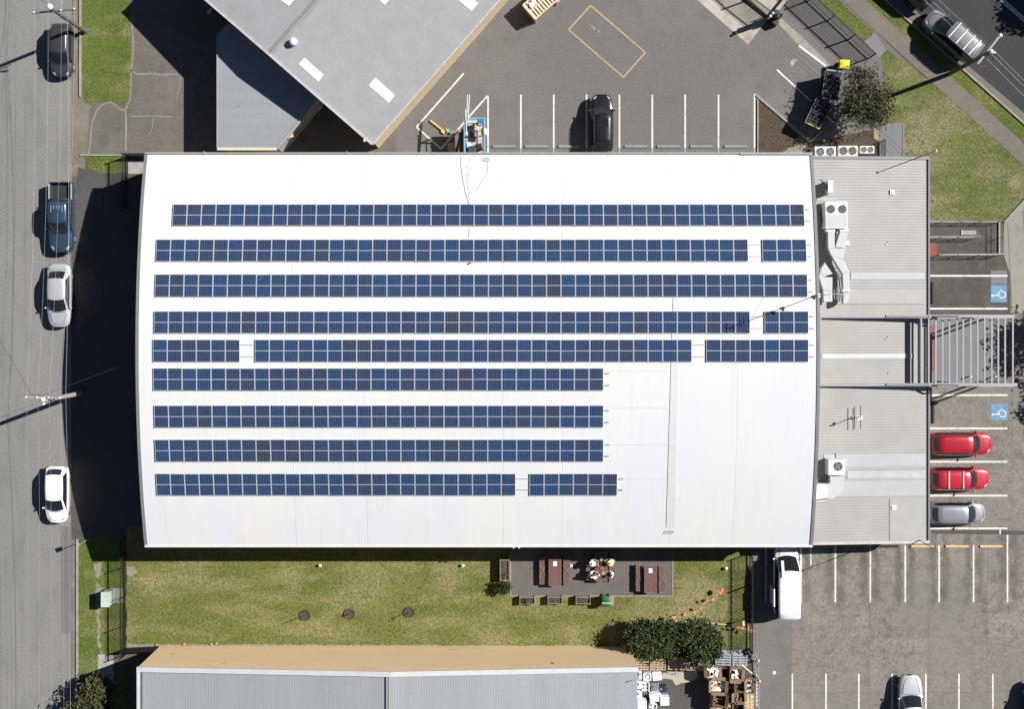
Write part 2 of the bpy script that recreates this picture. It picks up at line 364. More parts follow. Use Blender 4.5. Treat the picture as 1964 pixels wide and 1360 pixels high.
# paved terrace
b = MB()
x = 981.0
while x < 1288:
    y = 1044.0
    while y < 1142:
        b.sheet(px([(x+.25, y+.25), (x+4.75, y+.25), (x+4.75, y+4.75), (x+.25, y+4.75)]), .024); y += 5
    x += 5
m_pav2 = ground("grey_paver_units", (.138,.127,.119), (.122,.113,.106), (.152,.14,.13), .4, 1.5, .15, 9., None, .2, .10)
struct(b, "terrace", m_pav2)
sheet("terrace_bed", m_pav, .020, [(980,1040),(1289,1040),(1289,1143),(980,1143)])
b = MB(); b.bx(*G2(978.5,1144.5), 0, *G2(1291,1142.8), .05); b.bx(*G2(1289.2,1142.8), 0, *G2(1291,1060), .05); b.bx(*G2(978.5,1142.8), 0, *G2(980.3,1060), .05)
struct(b, "terrace_edging", m_kerb)
# kerbs
def kerb(pts, w=.15, h=.12, b=None):
    b = b or MB()
    for p, q in zip(pts[:-1], pts[1:]):
        P, Q = G(*p), G(*q); b.beam((P.x, P.y, h/2), (Q.x, Q.y, h/2), w, h)
    return b
b = kerb([(154.5,-300),(154.5,186)]); kerb([(148.5,1034),(148.5,1600)], b=b); kerb([(155,297.5),(243,297.5)], .12, b=b)
kerb([(1450,182),(1554,271)], .16, .1, b); kerb([(1554,271),(1576,250)], .16, .1, b); kerb([(1453,190),(1453,296)], .1, .1, b)
kerb([(1926,426),(1966,382),(2100,240)], .14, .12, b); kerb([(1733,236),(1733,304)], .08, .05, b)
struct(b, "kerb", m_kerb)
b = MB()
for p, q in [((1714,14),(1846,132)), ((1846,132),(1964,237)), ((1964,237),(2300,540)), ((1470,-215),(1714,14))]:
    P, Q = G(*p), G(*q); b.beam((P.x, P.y, .06), (Q.x, Q.y, .06), .14, .12)
struct(b, "road_kerb", m_kerb)
# cracks and seams
b = MB()
def wig(a, c, n=14, amp=1.0):
    return [G(a[0]+(c[0]-a[0])*i/n+random.uniform(-amp, amp), a[1]+(c[1]-a[1])*i/n+random.uniform(-amp, amp)) for i in range(n+1)]
for a, c, w in [((11,-30),(2,380),.05), ((13,60),(12,400),.05), ((31,60),(30,420),.05), ((50,180),(48,480),.045), ((110,210),(110,345),.04), ((70,-20),(66,30),.04),
                ((28,420),(24,690),.04), ((48,480),(50,610),.04), ((8,640),(6,760),.04), ((10,1060),(14,1360),.045), ((20,1110),(23,1360),.04), ((44,1150),(42,1260),.03),
                ((45,1020),(44,1110),.03), ((28,430),(50,460),.03), ((26,560),(38,600),.03), ((15,800),(40,1000),.03), ((100,880),(70,1010),.02)]:
    b.ribbon(wig(a, c, 26, 1.3), w*random.uniform(.35,.7), .0125)
for a, c in [((0,640),(62,716))]:
    pass
struct(b, "road_crack", m_crack)
b = MB()
for pts, w in [([(252,30),(255,90),(251,150),(250,190),(243,206),(236,212)], .11), ([(250,132),(262,142),(285,141),(308,143),(340,141)], .10), ([(236,212),(226,205),(215,196),(206,196),(195,202),(184,214),(176,235),(173,270),(171,296)], .10),
               ([(240,210),(243,240),(242,290)], .13), ([(252,222),(262,223),(290,222),(330,223)], .08), ([(294,224),(292,244),(287,258)], .06), ([(349,110),(345,170),(338,190)], .06), ([(165,298),(240,297)], .07)]:
    b.ribbon([G(p[0]+random.uniform(-1,1), p[1]+random.uniform(-1,1)) for p in pts], w, .014)
struct(b, "weed_seam", m_seam)
b = MB()
for a, c, w in [((1500,50),(1548,98),.05), ((1478,62),(1560,140),.04), ((1300,60),(1240,130),.03), ((1260,20),(1400,140),.025), ((1100,190),(1300,230),.02)]:
    b.ribbon(wig(a, c, 10, 1.2), w, .0105)
struct(b, "asphalt_seam", m_crack)
# painted markings
b = MB(); w2 = MB()
def ln(b, p, q, w, z=.0205): b.ribbon([G(*p), G(*q)], w, z)
for x in (999,1062,1125,1188,1251,1314,1378,1447):
    ln(b, (x,181), (x,283), .125)
    ln(w2, (x,283.3), (x,296), .11)
ln(b, (936,183), (936,296), .125); ln(b, (889.5,140), (799,243), .125); ln(b, (799,243), (846,285), .125, .0215); ln(b, (846,285), (935,183), .125, .0225)
ln(b, (1490,133), (1548,187), .13); ln(b, (1548,187), (1600,236), .11, .0215); ln(b, (1532,87), (1584,126), .16, .0245); ln(b, (1447,180), (1553,272), .15, .0245)
for k, (a, c) in enumerate([((1516,121),(1521,113)), ((1517.5,123),(1523.5,113)), ((1518,125.5),(1528.5,112.5)), ((1522,117),(1524,113.5))]): ln(b, a, c, .05)
for y in (529,592,758,822,886,951,1014): ln(b, (1783 if y != 529 else 1778, y), (1932, y), .14, .0245)
for x in (1536,1602,1669,1736,1801,1867): ln(b, (x,1046), (x,1156), .12, .0245)
ln(b, (1469,1040), (1469,1154), .12, .0245); ln(b, (1555,1040), (1555,1085), .08, .0265); ln(b, (1932,1026), (1932,1156), .12, .0245); ln(b, (1918,1015), (1918,1025), .1, .0265)
for x in (1451,1519.6,1584,1647,1711,1775.5,1839,1904): ln(b, (x,1293), (x,1420), .12, .0245)
struct(b, "bay_line", m_white); struct(w2, "worn_bay_line", m_worn)
b = MB(); q = [(1132.6,9.7),(1237.5,100),(1195.5,147.7),(1090.6,56.5)]
for i in range(4): ln(b, q[i], q[(i+1) % 4], .11, .0205+.001*i)
struct(b, "loading_box_line", m_yell)
b = MB(); ln(b, (1124,41), (1137,52), .03); ln(b, (1134,48), (1141,56), .09); ln(b, (1146,57), (1150,61), .06); ln(b, (1124,72), (1139,86), .025); struct(b, "faded_lettering", m_worn)
b = MB(); ln(b, (1917,-2), (1968,43), .12, .012); ln(b, (1924,-2), (1975,43), .10, .012); ln(b, (1917,-2), (1700,-195), .12, .013); ln(b, (1924,-2), (1707,-195), .1, .013)
struct(b, "centre_line", m_white)
# accessible-parking symbols
def isa(x0, y0, x1, y1, nm):
    b = MB(); b.sheet(px([(x0,y0),(x1,y0),(x1,y1),(x0,y1)]), .0245); struct(b, "blue_bay_square", m_blue)
    s = MB(); cx, cy = x0+22.3, y0+18.8; u = MB()
    pts = [G(cx+6.3*math.cos(R(a)), cy+6.3*math.sin(R(a))) for a in range(-95, 166, 12)]
    s.ribbon(pts, .07, .0305)
    s.ribbon([G(x0+5,y0+20.2), G(x0+16,y0+19.6)], .085, .0315); s.ribbon([G(x0+13.6,y0+14.5), G(x0+14.2,y0+21.5)], .06, .0325)
    s.ribbon([G(x0+16,y0+19.6), G(x0+15.6,y0+13.6), G(x0+21,y0+11.4), G(x0+19.2,y0+7.6)], .06, .0335)
    s.cyl(G(x0+3.4,y0+20.4,.030), .085, .003, 14)
    struct(s, "wheelchair_symbol", m_white)
isa(1900, 546.5, 1931, 579.5, 0); isa(1900.5, 775, 1932.5, 806, 1)
sheet("grey_paint_patch", m_grey, .0225, [(1900,519),(1931,519),(1931,545),(1900,545)])
b = MB()
for i in range(9): b.ribbon([G(1676, 247+i*2.2), G(1686, 251+i*2.2)], .06, .0205)
struct(b, "tactile_strip", m_yell)
b = MB(); b.sheet(px([(1783,624),(1794,624),(1794,712),(1783,712)]), .0245); m_red = M("red_mat", (.19,.085,.082), .95, var=.1, vs=6., bmp=.4); 
tag(b.build("door_mat", m_red), "long faded red mat on the grey path under the pergola", "mat")
b = MB(); b.sheet(px([(1770,463),(1796,466),(1798,488),(1782,492),(1770,492)]), .0205); tag(b.build("ramp_mat", M("rust_red_mat", (.20,.06,.04), .95)), "rust red floor covering where the ramp meets the office", "mat")

# grass blades: real tufts over the lawns and verges
def inpoly(P, poly):
    x, y = P[:,0], P[:,1]; r = np.zeros(len(P), bool); n = len(poly); j = n-1
    for i in range(n):
        xi, yi = poly[i]; xj, yj = poly[j]
        with np.errstate(divide='ignore', invalid='ignore'):
            c = ((yi > y) != (yj > y)) & (x < (xj-xi)*(y-yi)/(yj-yi+1e-12)+xi)
        r ^= c; j = i
    return r
def scatter(polys, dens):
    out = []
    for q in polys:
        a = np.array(px(q)); lo, hi = a.min(0), a.max(0)
        lo = np.maximum(lo, [-45,-36]); hi = np.minimum(hi, [45,28])
        if (hi <= lo).any(): continue
        n = int((hi-lo).prod()*dens); P = rng.uniform(lo, hi, (n, 2)); out.append(P[inpoly(P, [tuple(t) for t in a])])
    return np.concatenate(out)
EXCL = [px([(976,1040),(1293,1040),(1293,1146),(976,1146)]), px([(188,1256),(218,1256),(218,1310),(188,1310)])]
P = scatter([LAWN]+VERGES+[EAST], 34)
for e in EXCL: P = P[~inpoly(P, e)]
n = len(P); nb = 3
base = np.repeat(P, nb, 0)+rng.normal(0, .035, (n*nb, 2)); ang = rng.uniform(0, 2*np.pi, n*nb); hh = rng.uniform(.025, .07, n*nb); ln_ = rng.uniform(.03, .10, n*nb); ww = rng.uniform(.008, .018, n*nb)
dx, dy = np.cos(ang), np.sin(ang)
V = np.zeros((n*nb, 3, 3)); V[:,0,:2] = base+np.stack([-dy, dx], 1)*ww[:,None]; V[:,1,:2] = base-np.stack([-dy, dx], 1)*ww[:,None]; V[:,:2,2] = .012
V[:,2,:2] = base+np.stack([dx, dy], 1)*ln_[:,None]; V[:,2,2] = .016+hh
me = bpy.data.meshes.new("grass"); me.from_pydata(V.reshape(-1,3).tolist(), [], np.arange(n*nb*3).reshape(-1,3).tolist()); me.materials.append(m_blade)
o = bpy.data.objects.new("grass", me); COL.objects.link(o); o["kind"] = "stuff"
# ---------------------------------------------------------------- building materials
def roofmat(name, col, axis, per, strength, rough=.45, var=.05, streak=(.15, 1.2, 1), moire=0.0):
    m, n, p = nt(name); P = pos(n)
    f = noise(n, pos(n, streak), .8, 5., .6); f2 = noise(n, P, 6., 4., .6)
    c = mix(n, ramp(n, f, [(.35, 0.), (.7, 1.)]), sc(col, 1+var), sc(col, 1-var))
    c = mix(n, 1.0, c, ramp(n, f2, [(.3, .90), (.7, 1.0)]), 'MULTIPLY')
    w = n.nodes.new("ShaderNodeVectorMath"); w.operation = 'DOT_PRODUCT'; w.inputs[1].default_value = axis
    n.links.new(P, w.inputs[0])
    s = math_(n, 'SINE', math_(n, 'MULTIPLY', w.outputs["Value"], 2*math.pi/per))
    bump(n, p, s, strength, .02)
    n.links.new(c, p.inputs["Base Color"]); p.inputs["Roughness"].default_value = rough; p.inputs["Specular IOR Level"].default_value = .3
    return m
def whiteroof():
    m, n, p = nt("white_roof_sheeting"); P = pos(n)
    f = noise(n, pos(n, (.7,.22,1)), .35, 3., .5); d = noise(n, pos(n, (2.2,.10,1)), .9, 5., .65); sp = noise(n, P, 3., 6., .75)
    c = mix(n, ramp(n, f, [(.38, 0.), (.62, 1.)]), (.500,.518,.540), (.536,.530,.508))
    c = mix(n, ramp(n, d, [(.54, 0.), (.78, .45)]), c, (.43,.425,.41)); c = mix(n, ramp(n, sp, [(.68, 0.), (.80, .30)]), c, (.42,.40,.37))
    w = n.nodes.new("ShaderNodeVectorMath"); w.operation = 'DOT_PRODUCT'; w.inputs[1].default_value = (1,0,0); n.links.new(P, w.inputs[0])
    bump(n, p, math_(n, 'SINE', math_(n, 'MULTIPLY', w.outputs["Value"], 2*math.pi/.19)), .05, .02)
    n.links.new(c, p.inputs["Base Color"]); p.inputs["Roughness"].default_value = .5; p.inputs["Specular IOR Level"].default_value = .3; return m
m_wroof = whiteroof()
m_wtrim = M("white_gutter_paint", (.52,.52,.515), .5, var=.05)
m_gflash = M("grey_flashing", (.150,.147,.154), .55, var=.08)
m_wall = M("warehouse_wall", (.33,.31,.28), .85, var=.1, bmp=.2)
m_tanw = M("tan_wall", (.50,.385,.25), .85, var=.08, vs=.5)
m_orw = ground("ochre_blockwork", (.80,.60,.36), (.77,.575,.345), (.74,.53,.30), .12, .9, .12, 9., (.35,1,1), .1)
m_groof = roofmat("grey_roof_sheeting", (.265,.27,.28), (-.66,.751,0), .14, .35, .45, .05, (1,1,1))
m_lroof = roofmat("pale_blue_roof_sheeting", (.252,.270,.284), (1,0,0), .19, .12, .4, .05, (1.2,.12,1))
m_bluer = roofmat("blue_grey_roof_sheeting", (.232,.245,.262), (0,1,0), .19, .12, .4, .05, (.12,1.2,1))
m_rib = M("cream_roof_sheeting", (.272,.263,.248), .6, var=.06, vs=.6)
m_sheet = M("skylight_sheet", (.312,.322,.33), .4, var=.05)
m_sky = M("white_skylight", (.66,.68,.70), .4, var=.03)
m_dirtyw = M("dusty_capping", (.37,.358,.34), .7, var=.14, vs=3.)
m_steel = M("galvanised_steel", (.36,.365,.375), .45, .3, var=.08)
m_pgrey = M("grey_paint_steel", (.20,.20,.21), .5, var=.05)
m_pgreyl = M("pale_grey_steel", (.265,.268,.276), .45, var=.05)
m_blk = M("black_steel", (.012,.012,.013), .5, var=.1)
m_dglass = M("dark_glass", (.012,.015,.018), .06, var=.1, spec=.6)
m_appl = M("white_enamel", (.62,.63,.64), .4, var=.06, vs=3.)
m_applg = M("light_grey_panel", (.40,.41,.42), .45, var=.05)
m_fan = M("black_fan", (.02,.02,.022), .5); m_blade2 = M("fan_blade", (.16,.15,.15), .5); m_bladeb = M("brown_fan_blade", (.12,.055,.045), .5)

# ---------------------------------------------------------------- warehouse with arched white roof
WX0, WX1, WYN, WYS = -26.54, 21.71, 11.27, -17.01
YC, HS, HE, RISE = (WYN+WYS)/2, (WYN-WYS)/2, 5.33, 2.12
def rz_(y): return HE+RISE*(1-((y-YC)/HS)**2)
def roofpt(pxx, pyy, off=0.0):
    h = 6.5
    for _ in range(12): p = G(pxx, pyy, h+off); h = rz_(p.y)
    return G(pxx, pyy, h+off)
wh = thing("warehouse", "long warehouse with a white arched metal roof carrying rows of solar panels", "warehouse", (-2.4, YC, 0))
b = MB(); ys = [WYS+(WYN-WYS)*i/40 for i in range(41)]
b.grid(lambda u, v: (WX0+(WX1-WX0)*u, WYS+(WYN-WYS)*v, rz_(WYS+(WYN-WYS)*v)), 2, 40, 0, True)
b.grid(lambda u, v: (WX0+(WX1-WX0)*u, WYS+(WYN-WYS)*v, rz_(WYS+(WYN-WYS)*v)-.12), 2, 40, 0, True, True)
b.build("roof", m_wroof, wh, True)
b = MB()
for x0, x1 in ((WX0+.15, WX0+.4), (WX1-.4, WX1-.15)):
    n = len(ys); vs = []
    for y in ys: vs += [(x0,y,0),(x1,y,0),(x1,y,rz_(y)-.14),(x0,y,rz_(y)-.14)]
    fs = [(4*i+k, 4*i+(k+1) % 4, 4*i+4+(k+1) % 4, 4*i+4+k) for i in range(n-1) for k in range(4)]
    b.add(vs, fs)
    for e in (0, n-1): pass
b.bx(WX0+.4, WYN-.4, 0, WX1-.4, WYN-.2, HE-.14); b.bx(WX0+.4, WYS+.2, 0, WX1-.4, WYS+.4, HE-.14)
b.build("wall", m_wall, wh, True)
for sx, x in ((-1, WX0), (1, WX1)):
    b = MB(); vs = []; w = .15
    for y in ys:
        z = rz_(y); vs += [(x+sx*.07,y,z-.30),(x+sx*.07,y,z+.05),(x-sx*w,y,z+.05),(x-sx*w,y,z+.01)]
    fs = [(4*i+k, 4*i+k+1, 4*i+5+k, 4*i+4+k)[::(-1 if sx < 0 else 1)] for i in range(len(ys)-1) for k in range(3)]
    b.add(vs, fs); b.build("verge_flashing", m_gflash, wh, True)
for sy, y in ((1, WYN), (-1, WYS)):
    b = MB(); yo = y+sy*.17
    b.bx(WX0-.05, y+sy*.02, HE-.16, WX1+.05, yo, HE-.14); b.bx(WX0-.05, yo-sy*.03, HE-.14, WX1+.05, yo, HE+.02)
    b.bx(WX0-.05, y+sy*.02, HE-.15, WX1+.05, y+sy*.04, HE-.02)
    if sy < 0: b.bx(WX0-.05, y+.0, HE-.02, WX1+.05, yo, HE+.03)
    else: b.bx(WX0-.05, y+.10, HE+.022, WX1+.05, yo-.005, HE+.034)
    b.build("gutter", m_wtrim if sy < 0 else m_dirtyw, wh, True)
b = MB(); 
for pxx in (391, 665, 1168, 1420): p = G(pxx, 296.5, HE); b.bx(p.x-.06, WYN+.05, HE-.3, p.x+.06, WYN+.24, HE+.05)
b.build("gutter_bracket", m_pgrey, wh, True)
b = MB(); p = G(1420, 296, HE); q = G(1553, 296, HE); b.bx(p.x, WYN-.02, HE+.05, q.x, WYN+.07, HE+.10); b.build("pipe", m_pgrey, wh, True)
for pxx in (330, 620, 910, 1200, 1490):
    p = G(pxx, 1047, HE); b = MB(); b.bx(p.x-.06, WYS+.02, 0, p.x+.06, WYS+.14, HE-.17); b.build("downpipe", m_wall, wh, True)
b = MB()
for pxx in (560, 700, 965, 1080, 1290, 1415):
    x = roofpt(pxx, 600).x
    b.add([(x+d, y, rz_(y)+.006) for y in ys for d in (-.012, .012)], [(2*i+1, 2*i+3, 2*i+2, 2*i) for i in range(40)][::1])
m_joint = M("roof_lap_joint", (.47,.47,.47), .6); b.build("lap_joint", m_joint, wh, True)
b = MB(); b.ball((WX0-.12, G(268,399,5.2).y, 5.35), .11); b.beam((WX0+.1, G(268,399,5.2).y, 5.3), (WX0-.1, G(268,399,5.2).y, 5.33), .05, .05)
tag(b.build("flood_light", m_appl), "small white floodlight fixed to the western edge of the white roof", "light")
b = MB()
for pxx in (985, 996): p = G(pxx, 1049, HE); b.bx(p.x-.05, WYS-.25, HE-.1, p.x+.05, WYS-.17, HE+.08)
p = G(972, 1027, HE+.3); 
b.build("bracket", m_wtrim, wh, True)

# ---------------------------------------------------------------- solar arrays
def cellmat():
    m, n, p = nt("solar_cells"); t = n.nodes.new("ShaderNodeTexCoord"); sx = n.nodes.new("ShaderNodeSeparateXYZ")
    n.links.new(t.outputs["Object"], sx.inputs[0]); oi = n.nodes.new("ShaderNodeObjectInfo")
    fx = math_(n, 'ABSOLUTE', math_(n, 'SUBTRACT', math_(n, 'FRACT', math_(n, 'MULTIPLY', math_(n, 'ADD', sx.outputs["X"], .4725), 6/.945)), .5))
    linex = math_(n, 'GREATER_THAN', fx, .462)
    fy = math_(n, 'ABSOLUTE', math_(n, 'SUBTRACT', math_(n, 'FRACT', math_(n, 'MULTIPLY', math_(n, 'ADD', sx.outputs["Y"], .785), 10/1.57)), .5))
    liney = math_(n, 'GREATER_THAN', fy, .475)
    bus = math_(n, 'GREATER_THAN', math_(n, 'ABSOLUTE', math_(n, 'SUBTRACT', math_(n, 'FRACT', math_(n, 'MULTIPLY', math_(n, 'ADD', sx.outputs["X"], .4725), 18/.945)), .5)), .45)
    P = pos(n); f = noise(n, P, .42, 5., .7); f2 = noise(n, P, 5., 3.)
    c = mix(n, ramp(n, f, [(.35, 0.), (.65, 1.)]), (.012,.035,.098), (.027,.034,.058))
    c = mix(n, ramp(n, oi.outputs["Random"], [(0., 0.), (.9, .18), (1., .6)]), c, (.030,.030,.036))
    hp = math_(n, 'FRACT', math_(n, 'MULTIPLY', oi.outputs["Random"], 37.1))
    c = mix(n, math_(n, 'MULTIPLY', hp, .60), c, (.010,.046,.120))
    c = mix(n, 1.0, c, ramp(n, f2, [(.3, .78), (.7, 1.1)]), 'MULTIPLY')
    c = mix(n, math_(n, 'MULTIPLY', bus, .18), c, (.22,.23,.25)); c = mix(n, math_(n, 'MULTIPLY', liney, .10), c, (.2,.23,.3)); c = mix(n, math_(n, 'MULTIPLY', linex, .40), c, (.28,.31,.38))
    mid = math_(n, 'LESS_THAN', math_(n, 'ABSOLUTE', sx.outputs["Y"]), .021); c = mix(n, math_(n, 'MULTIPLY', mid, .85), c, (.38,.44,.53))
    n.links.new(c, p.inputs["Base Color"]); p.inputs["Roughness"].default_value = .16; p.inputs["Specular IOR Level"].default_value = .45
    return m
m_cell = cellmat(); m_alu = M("aluminium_frame", (.56,.57,.59), .4, .1, var=.03)
PW, PL = .985, 1.60
b = MB(); b.bx(-PW/2+.02, -PL/2+.02, -.005, PW/2-.02, PL/2-.02, .006)
cell_o = b.build("solar_panel", m_cell); cell_me = cell_o.data; bpy.data.objects.remove(cell_o)
b = MB(); b.bx(-PW/2, -PL/2, -.035, -PW/2+.022, PL/2, .010); b.bx(PW/2-.022, -PL/2, -.035, PW/2, PL/2, .010)
b.bx(-PW/2+.022, -PL/2, -.035, PW/2-.022, -PL/2+.022, .010); b.bx(-PW/2+.022, PL/2-.022, -.035, PW/2-.022, PL/2, .010); fr_o = b.build("frame", m_alu); fr_me = fr_o.data; bpy.data.objects.remove(fr_o)
ROWS = [(391.5,433,[(331,1543,44)],"top row of solar panels, unbroken, set farthest in from the western roof edge"),
        (459,501.5,[(299,1435,41),(1462,1547,3)],"second solar row from the top, three panels split off at its east end"),
        (526,569.5,[(297,1549,45)],"longest unbroken row of solar panels, third from the top of the roof"),
        (597,639.5,[(295,1438.5,41),(1466.5,1551,3)],"solar row crossed by the antenna shadow, three panels split off at its east end"),
        (651.5,694.5,[(293,460,6),(488.5,1327,30),(1354.5,1551,7)],"solar row broken by two gaps, with six panels apart at its west end"),
        (706.5,749.5,[(293.5,1157.5,31)],"short solar row directly below the twice broken row"),
        (778,820.5,[(295.5,1157.5,31)],"short solar row with two darker brown panels, third row from the bottom"),
        (843.5,886,[(297,1157.5,31)],"short unbroken solar row next above the bottom row"),
        (909,951,[(299.5,989,25),(1015.5,1184,6)],"bottom row of solar panels with six panels split off at its east end")]
for yt, yb, segs, lab in ROWS:
    a = roofpt(segs[0][0], yt, .1); c = roofpt(segs[0][0], yb, .1); ym = (a.y+c.y)/2; Lr = a.y-c.y; zm = (a.z+c.z)/2; sl_ = math.atan2(a.z-c.z, a.y-c.y)
    x0 = a.x; tail = roofpt(segs[-1][1], (yt+yb)/2, .1).x
    t = thing("solar_array", lab, "solar array", (x0, ym, zm), 0, "rows of solar panels on the white roof")
    for s0, s1, n in segs:
        X0 = roofpt(s0, (yt+yb)/2, .1).x; X1 = roofpt(s1, (yt+yb)/2, .1).x; st = (X1-X0)/n; kx = (st-.026)/PW; ky = (Lr/math.cos(sl_))/PL
        for i in range(n):
            o = bpy.data.objects.new("solar_panel", cell_me); COL.objects.link(o); o.parent = t; o.location = (X0+st*(i+.5)-x0, random.uniform(-.008,.008), random.uniform(-.004,.004)); o.rotation_euler = (sl_+random.uniform(-.004,.004), 0, 0); o.scale = (kx, ky, 1)
            f = bpy.data.objects.new("frame", fr_me); COL.objects.link(f); f.parent = o
    for dy in (-.42, .42):
        b = MB(); m = Matrix.Rotation(sl_, 3, 'X'); L = tail-x0+.42
        b.box(m @ Vector((L/2-.05, dy, -.072)), (L, .045, .05), 0, 0, m)
        k = 0
        while k*2.0 < L: b.box(m @ Vector((k*2.0+.2, dy, -.115)), (.05, .09, .05), 0, 0, m); k += 1
        b.box(m @ Vector((L-.14, dy, -.045)), (.26, .10, .03), 0, 0, m)
        b.build("rail", m_steel, t)
# cable tray and cables on the roof
b = MB(); pts = [roofpt(1291, y, .03) for y in range(572, 1022, 10)]
ctr = [roofpt(1297-(y-572)*.024, y, .05) for y in list(range(572, 1019, 8))]
vs = []
for i, p in enumerate(ctr):
    w = .22+.10*i/len(ctr); vs += [(p.x-w, p.y, p.z-.04), (p.x+w, p.y, p.z-.04), (p.x+w, p.y, p.z-.015), (p.x-w, p.y, p.z-.015)]
b.add(vs, [(4*i+k, 4*i+(k+1) % 4, 4*i+4+(k+1) % 4, 4*i+4+k)[::-1] for i in range(len(ctr)-1) for k in range(4)]+[(0,1,2,3), tuple(len(vs)-4+k for k in (3,2,1,0))])
m_tray = M("conduit_tray", (.468,.47,.475), .5, var=.04)
tray = thing("cable_tray", "long pale grey conduit tray running down the white roof to the south eave", "cable tray", (ctr[0].x, ctr[0].y, rz_(ctr[0].y)))
b.build("tray_cover", m_tray, tray, True)
for k in range(5):
    x = -1.5+k*3.2; p = roofpt(1277+k*4, 1018, .05); b = MB(); b.tube([p, p+Vector((-.03,-.14,.0)), p+Vector((-.10,-.24,-.02))], .024, 6); b.build("conduit", m_tray, tray, True)
b = MB()
for y, xr in ((712,1160),(783,1160),(853,1160),(918,1188)):
    a, c = roofpt(xr+4, y, .015), roofpt(1286-(y-700)*.03, y, .015); b.tube([a, c], .012, 5)
tag(b.build("conduit_run", m_tray), "thin conduits linking the lower solar rows to the conduit tray", "conduit")
m_cable = M("grey_cable", (.22,.215,.21), .6)
def roofline(pts, r, lab, nm="cable"):
    b = MB(); b.tube([roofpt(x, y, r+.005) for x, y in pts], r, 5); return single(b, nm, m_cable, lab, "cable")
roofline([(884,299),(884,318),(888,345),(893,370),(899,392)], .014, "thin cable curving from the north gutter towards the top solar row")
roofline([(902,300),(899,312),(894,317),(897,322),(902,321),(897,330),(896,350),(899,375),(900,392)], .008, "finest wavy cable on the roof north of the top solar row")
roofline([(900,436),(899,457)], .014, "short cable between the top two solar rows")
b = MB()
for c in range(3): b.tube([roofpt(929+c*3+5*math.cos(t/8*6.28), 306+3.5*math.sin(t/8*6.28), .02+.01*c) for t in range(9)], .009, 5)
b.tube([roofpt(935,309,.02), roofpt(936,330,.02), roofpt(927,342,.02), roofpt(915,365,.02)], .008, 5)
single(b, "cable_coil", m_cable, "loose coil of thin cable on the white roof behind the blue lift", "cable")
b = MB(); p = roofpt(901,505,.05); b.box(p, (.22,.16,.08), .4); b.cyl(p+Vector((.08,.05,.0)), .05, .12, 8)
single(b, "junction_box", m_steel, "small grey junction box under the second solar row", "box")
b = MB()
p = roofpt(1573,566,0); p.x = WX1-.1; z0 = rz_(p.y)
t = thing("antenna_mast", "tall thin antenna mast at the east edge of the white roof casting a long shadow", "antenna", (p.x, p.y, z0+.06))
b.tube([(0,0,0),(0,0,6.2)], .028, 8); b.build("mast", m_steel, t)
b = MB(); b.beam((-.55,.0,5.0),(.45,.0,5.0),.04,.04); [b.beam((x,-.35,5.0),(x,.35,5.0),.03,.03) for x in (-.4,-.1,.2)]; b.build("aerial", m_steel, t)
b = MB(); b.beam((-.2,-.4,6.1),(-.2,.4,6.1),.03,.03); b.beam((.3,-.3,6.1),(.3,.3,6.1),.03,.03); b.beam((-.3,0,6.1),(.4,0,6.1),.04,.04); b.build("aerial", m_steel, t)
for z, r in ((.25,.16),(2.4,.15),(3.2,.17)):
    b = MB(); b.box((.05,.02,z), (.20,.16,.16), .3); b.box((.1,-.12,z), (.09,.13,.09), .3); b.build("clamp", m_appl, t)
b = MB(); b.tube([(0,0,4.5),(-2.4,1.8,.25)], .008, 4); b.build("guy_wire", m_steel, t)

# ---------------------------------------------------------------- office annex with ribbed cream roof
AX0, AX1, AYN, AYS, AZ0, AZ1 = WX1+.12, 30.85, 11.28, -17.18, 4.05, 3.35
def az(x): return AZ0+(AZ1-AZ0)*(x-AX0)/(AX1-AX0)
def ant(pxx, pyy, off=0.0):
    h = 3.7
    for _ in range(8): p = G(pxx, pyy, h+off); h = az(p.x)
    return G(pxx, pyy, h+off)
an = thing("office_annex", "single storey office with a flat ribbed cream roof joined to the warehouse", "office", ((AX0+AX1)/2, (AYN+AYS)/2, 0))
b = MB(); prof = []; y = AYS+.10; pitch = .206
while y < AYN-.12:
    prof += [(y, 0), (y+.135, 0), (y+.152, .032), (y+.188, .032)]; y += pitch
prof.append((AYN-.10, 0)); n = len(prof)
b.add([(x, q[0], az(x)+q[1]) for x in (AX0+.02, AX1-.22) for q in prof], [(i, n+i, n+i+1, i+1) for i in range(n-1)])
b.build("roof", m_rib, an, True)
b = MB(); h0 = az(AX1)-.12
b.bx(AX0+.1, AYN-.3, 0, AX1-.1, AYN-.1, h0-.2); b.bx(AX0+.1, AYS+.1, 0, AX1-.1, AYS+.3, h0-.2); b.bx(AX1-.3, AYS+.3, 0, AX1-.1, AYN-.3, h0-.2)
b.build("wall", M("office_wall", (.30,.28,.25), .85), an, True)
for sy, y in ((1, AYN), (-1, AYS)):
    b = MB(); b.beam((AX0, y-sy*.02, az(AX0)-.06), (AX1+.05, y-sy*.02, az(AX1)-.08), .20, .30); b.build("fascia", m_gflash if sy > 0 else m_dirtyw, an, True)
b = MB(); b.bx(AX1-.20, AYS+.08, AZ1-.16, AX1, AYN-.12, AZ1-.14); b.bx(AX1-.03, AYS-.1, AZ1-.30, AX1+.02, AYN+.08, AZ1+.04); b.bx(AX1-.21, AYS+.08, AZ1-.15, AX1-.19, AYN-.12, AZ1-.01); b.build("gutter", m_pgreyl, an, True)
b = MB(); b.bx(AX1+.02, AYS-.05, AZ1-.5, AX1+.10, AYN+.05, AZ1-.02); b.build("fascia", M("dark_fascia", (.10,.10,.11), .6), an, True)
b = MB(); b.beam((AX0+.05, AYN-.1, az(AX0)+.05), (AX0+.05, AYS+.1, az(AX0)+.05), .22, .1); b.build("apron_flashing", m_gflash, an, True)
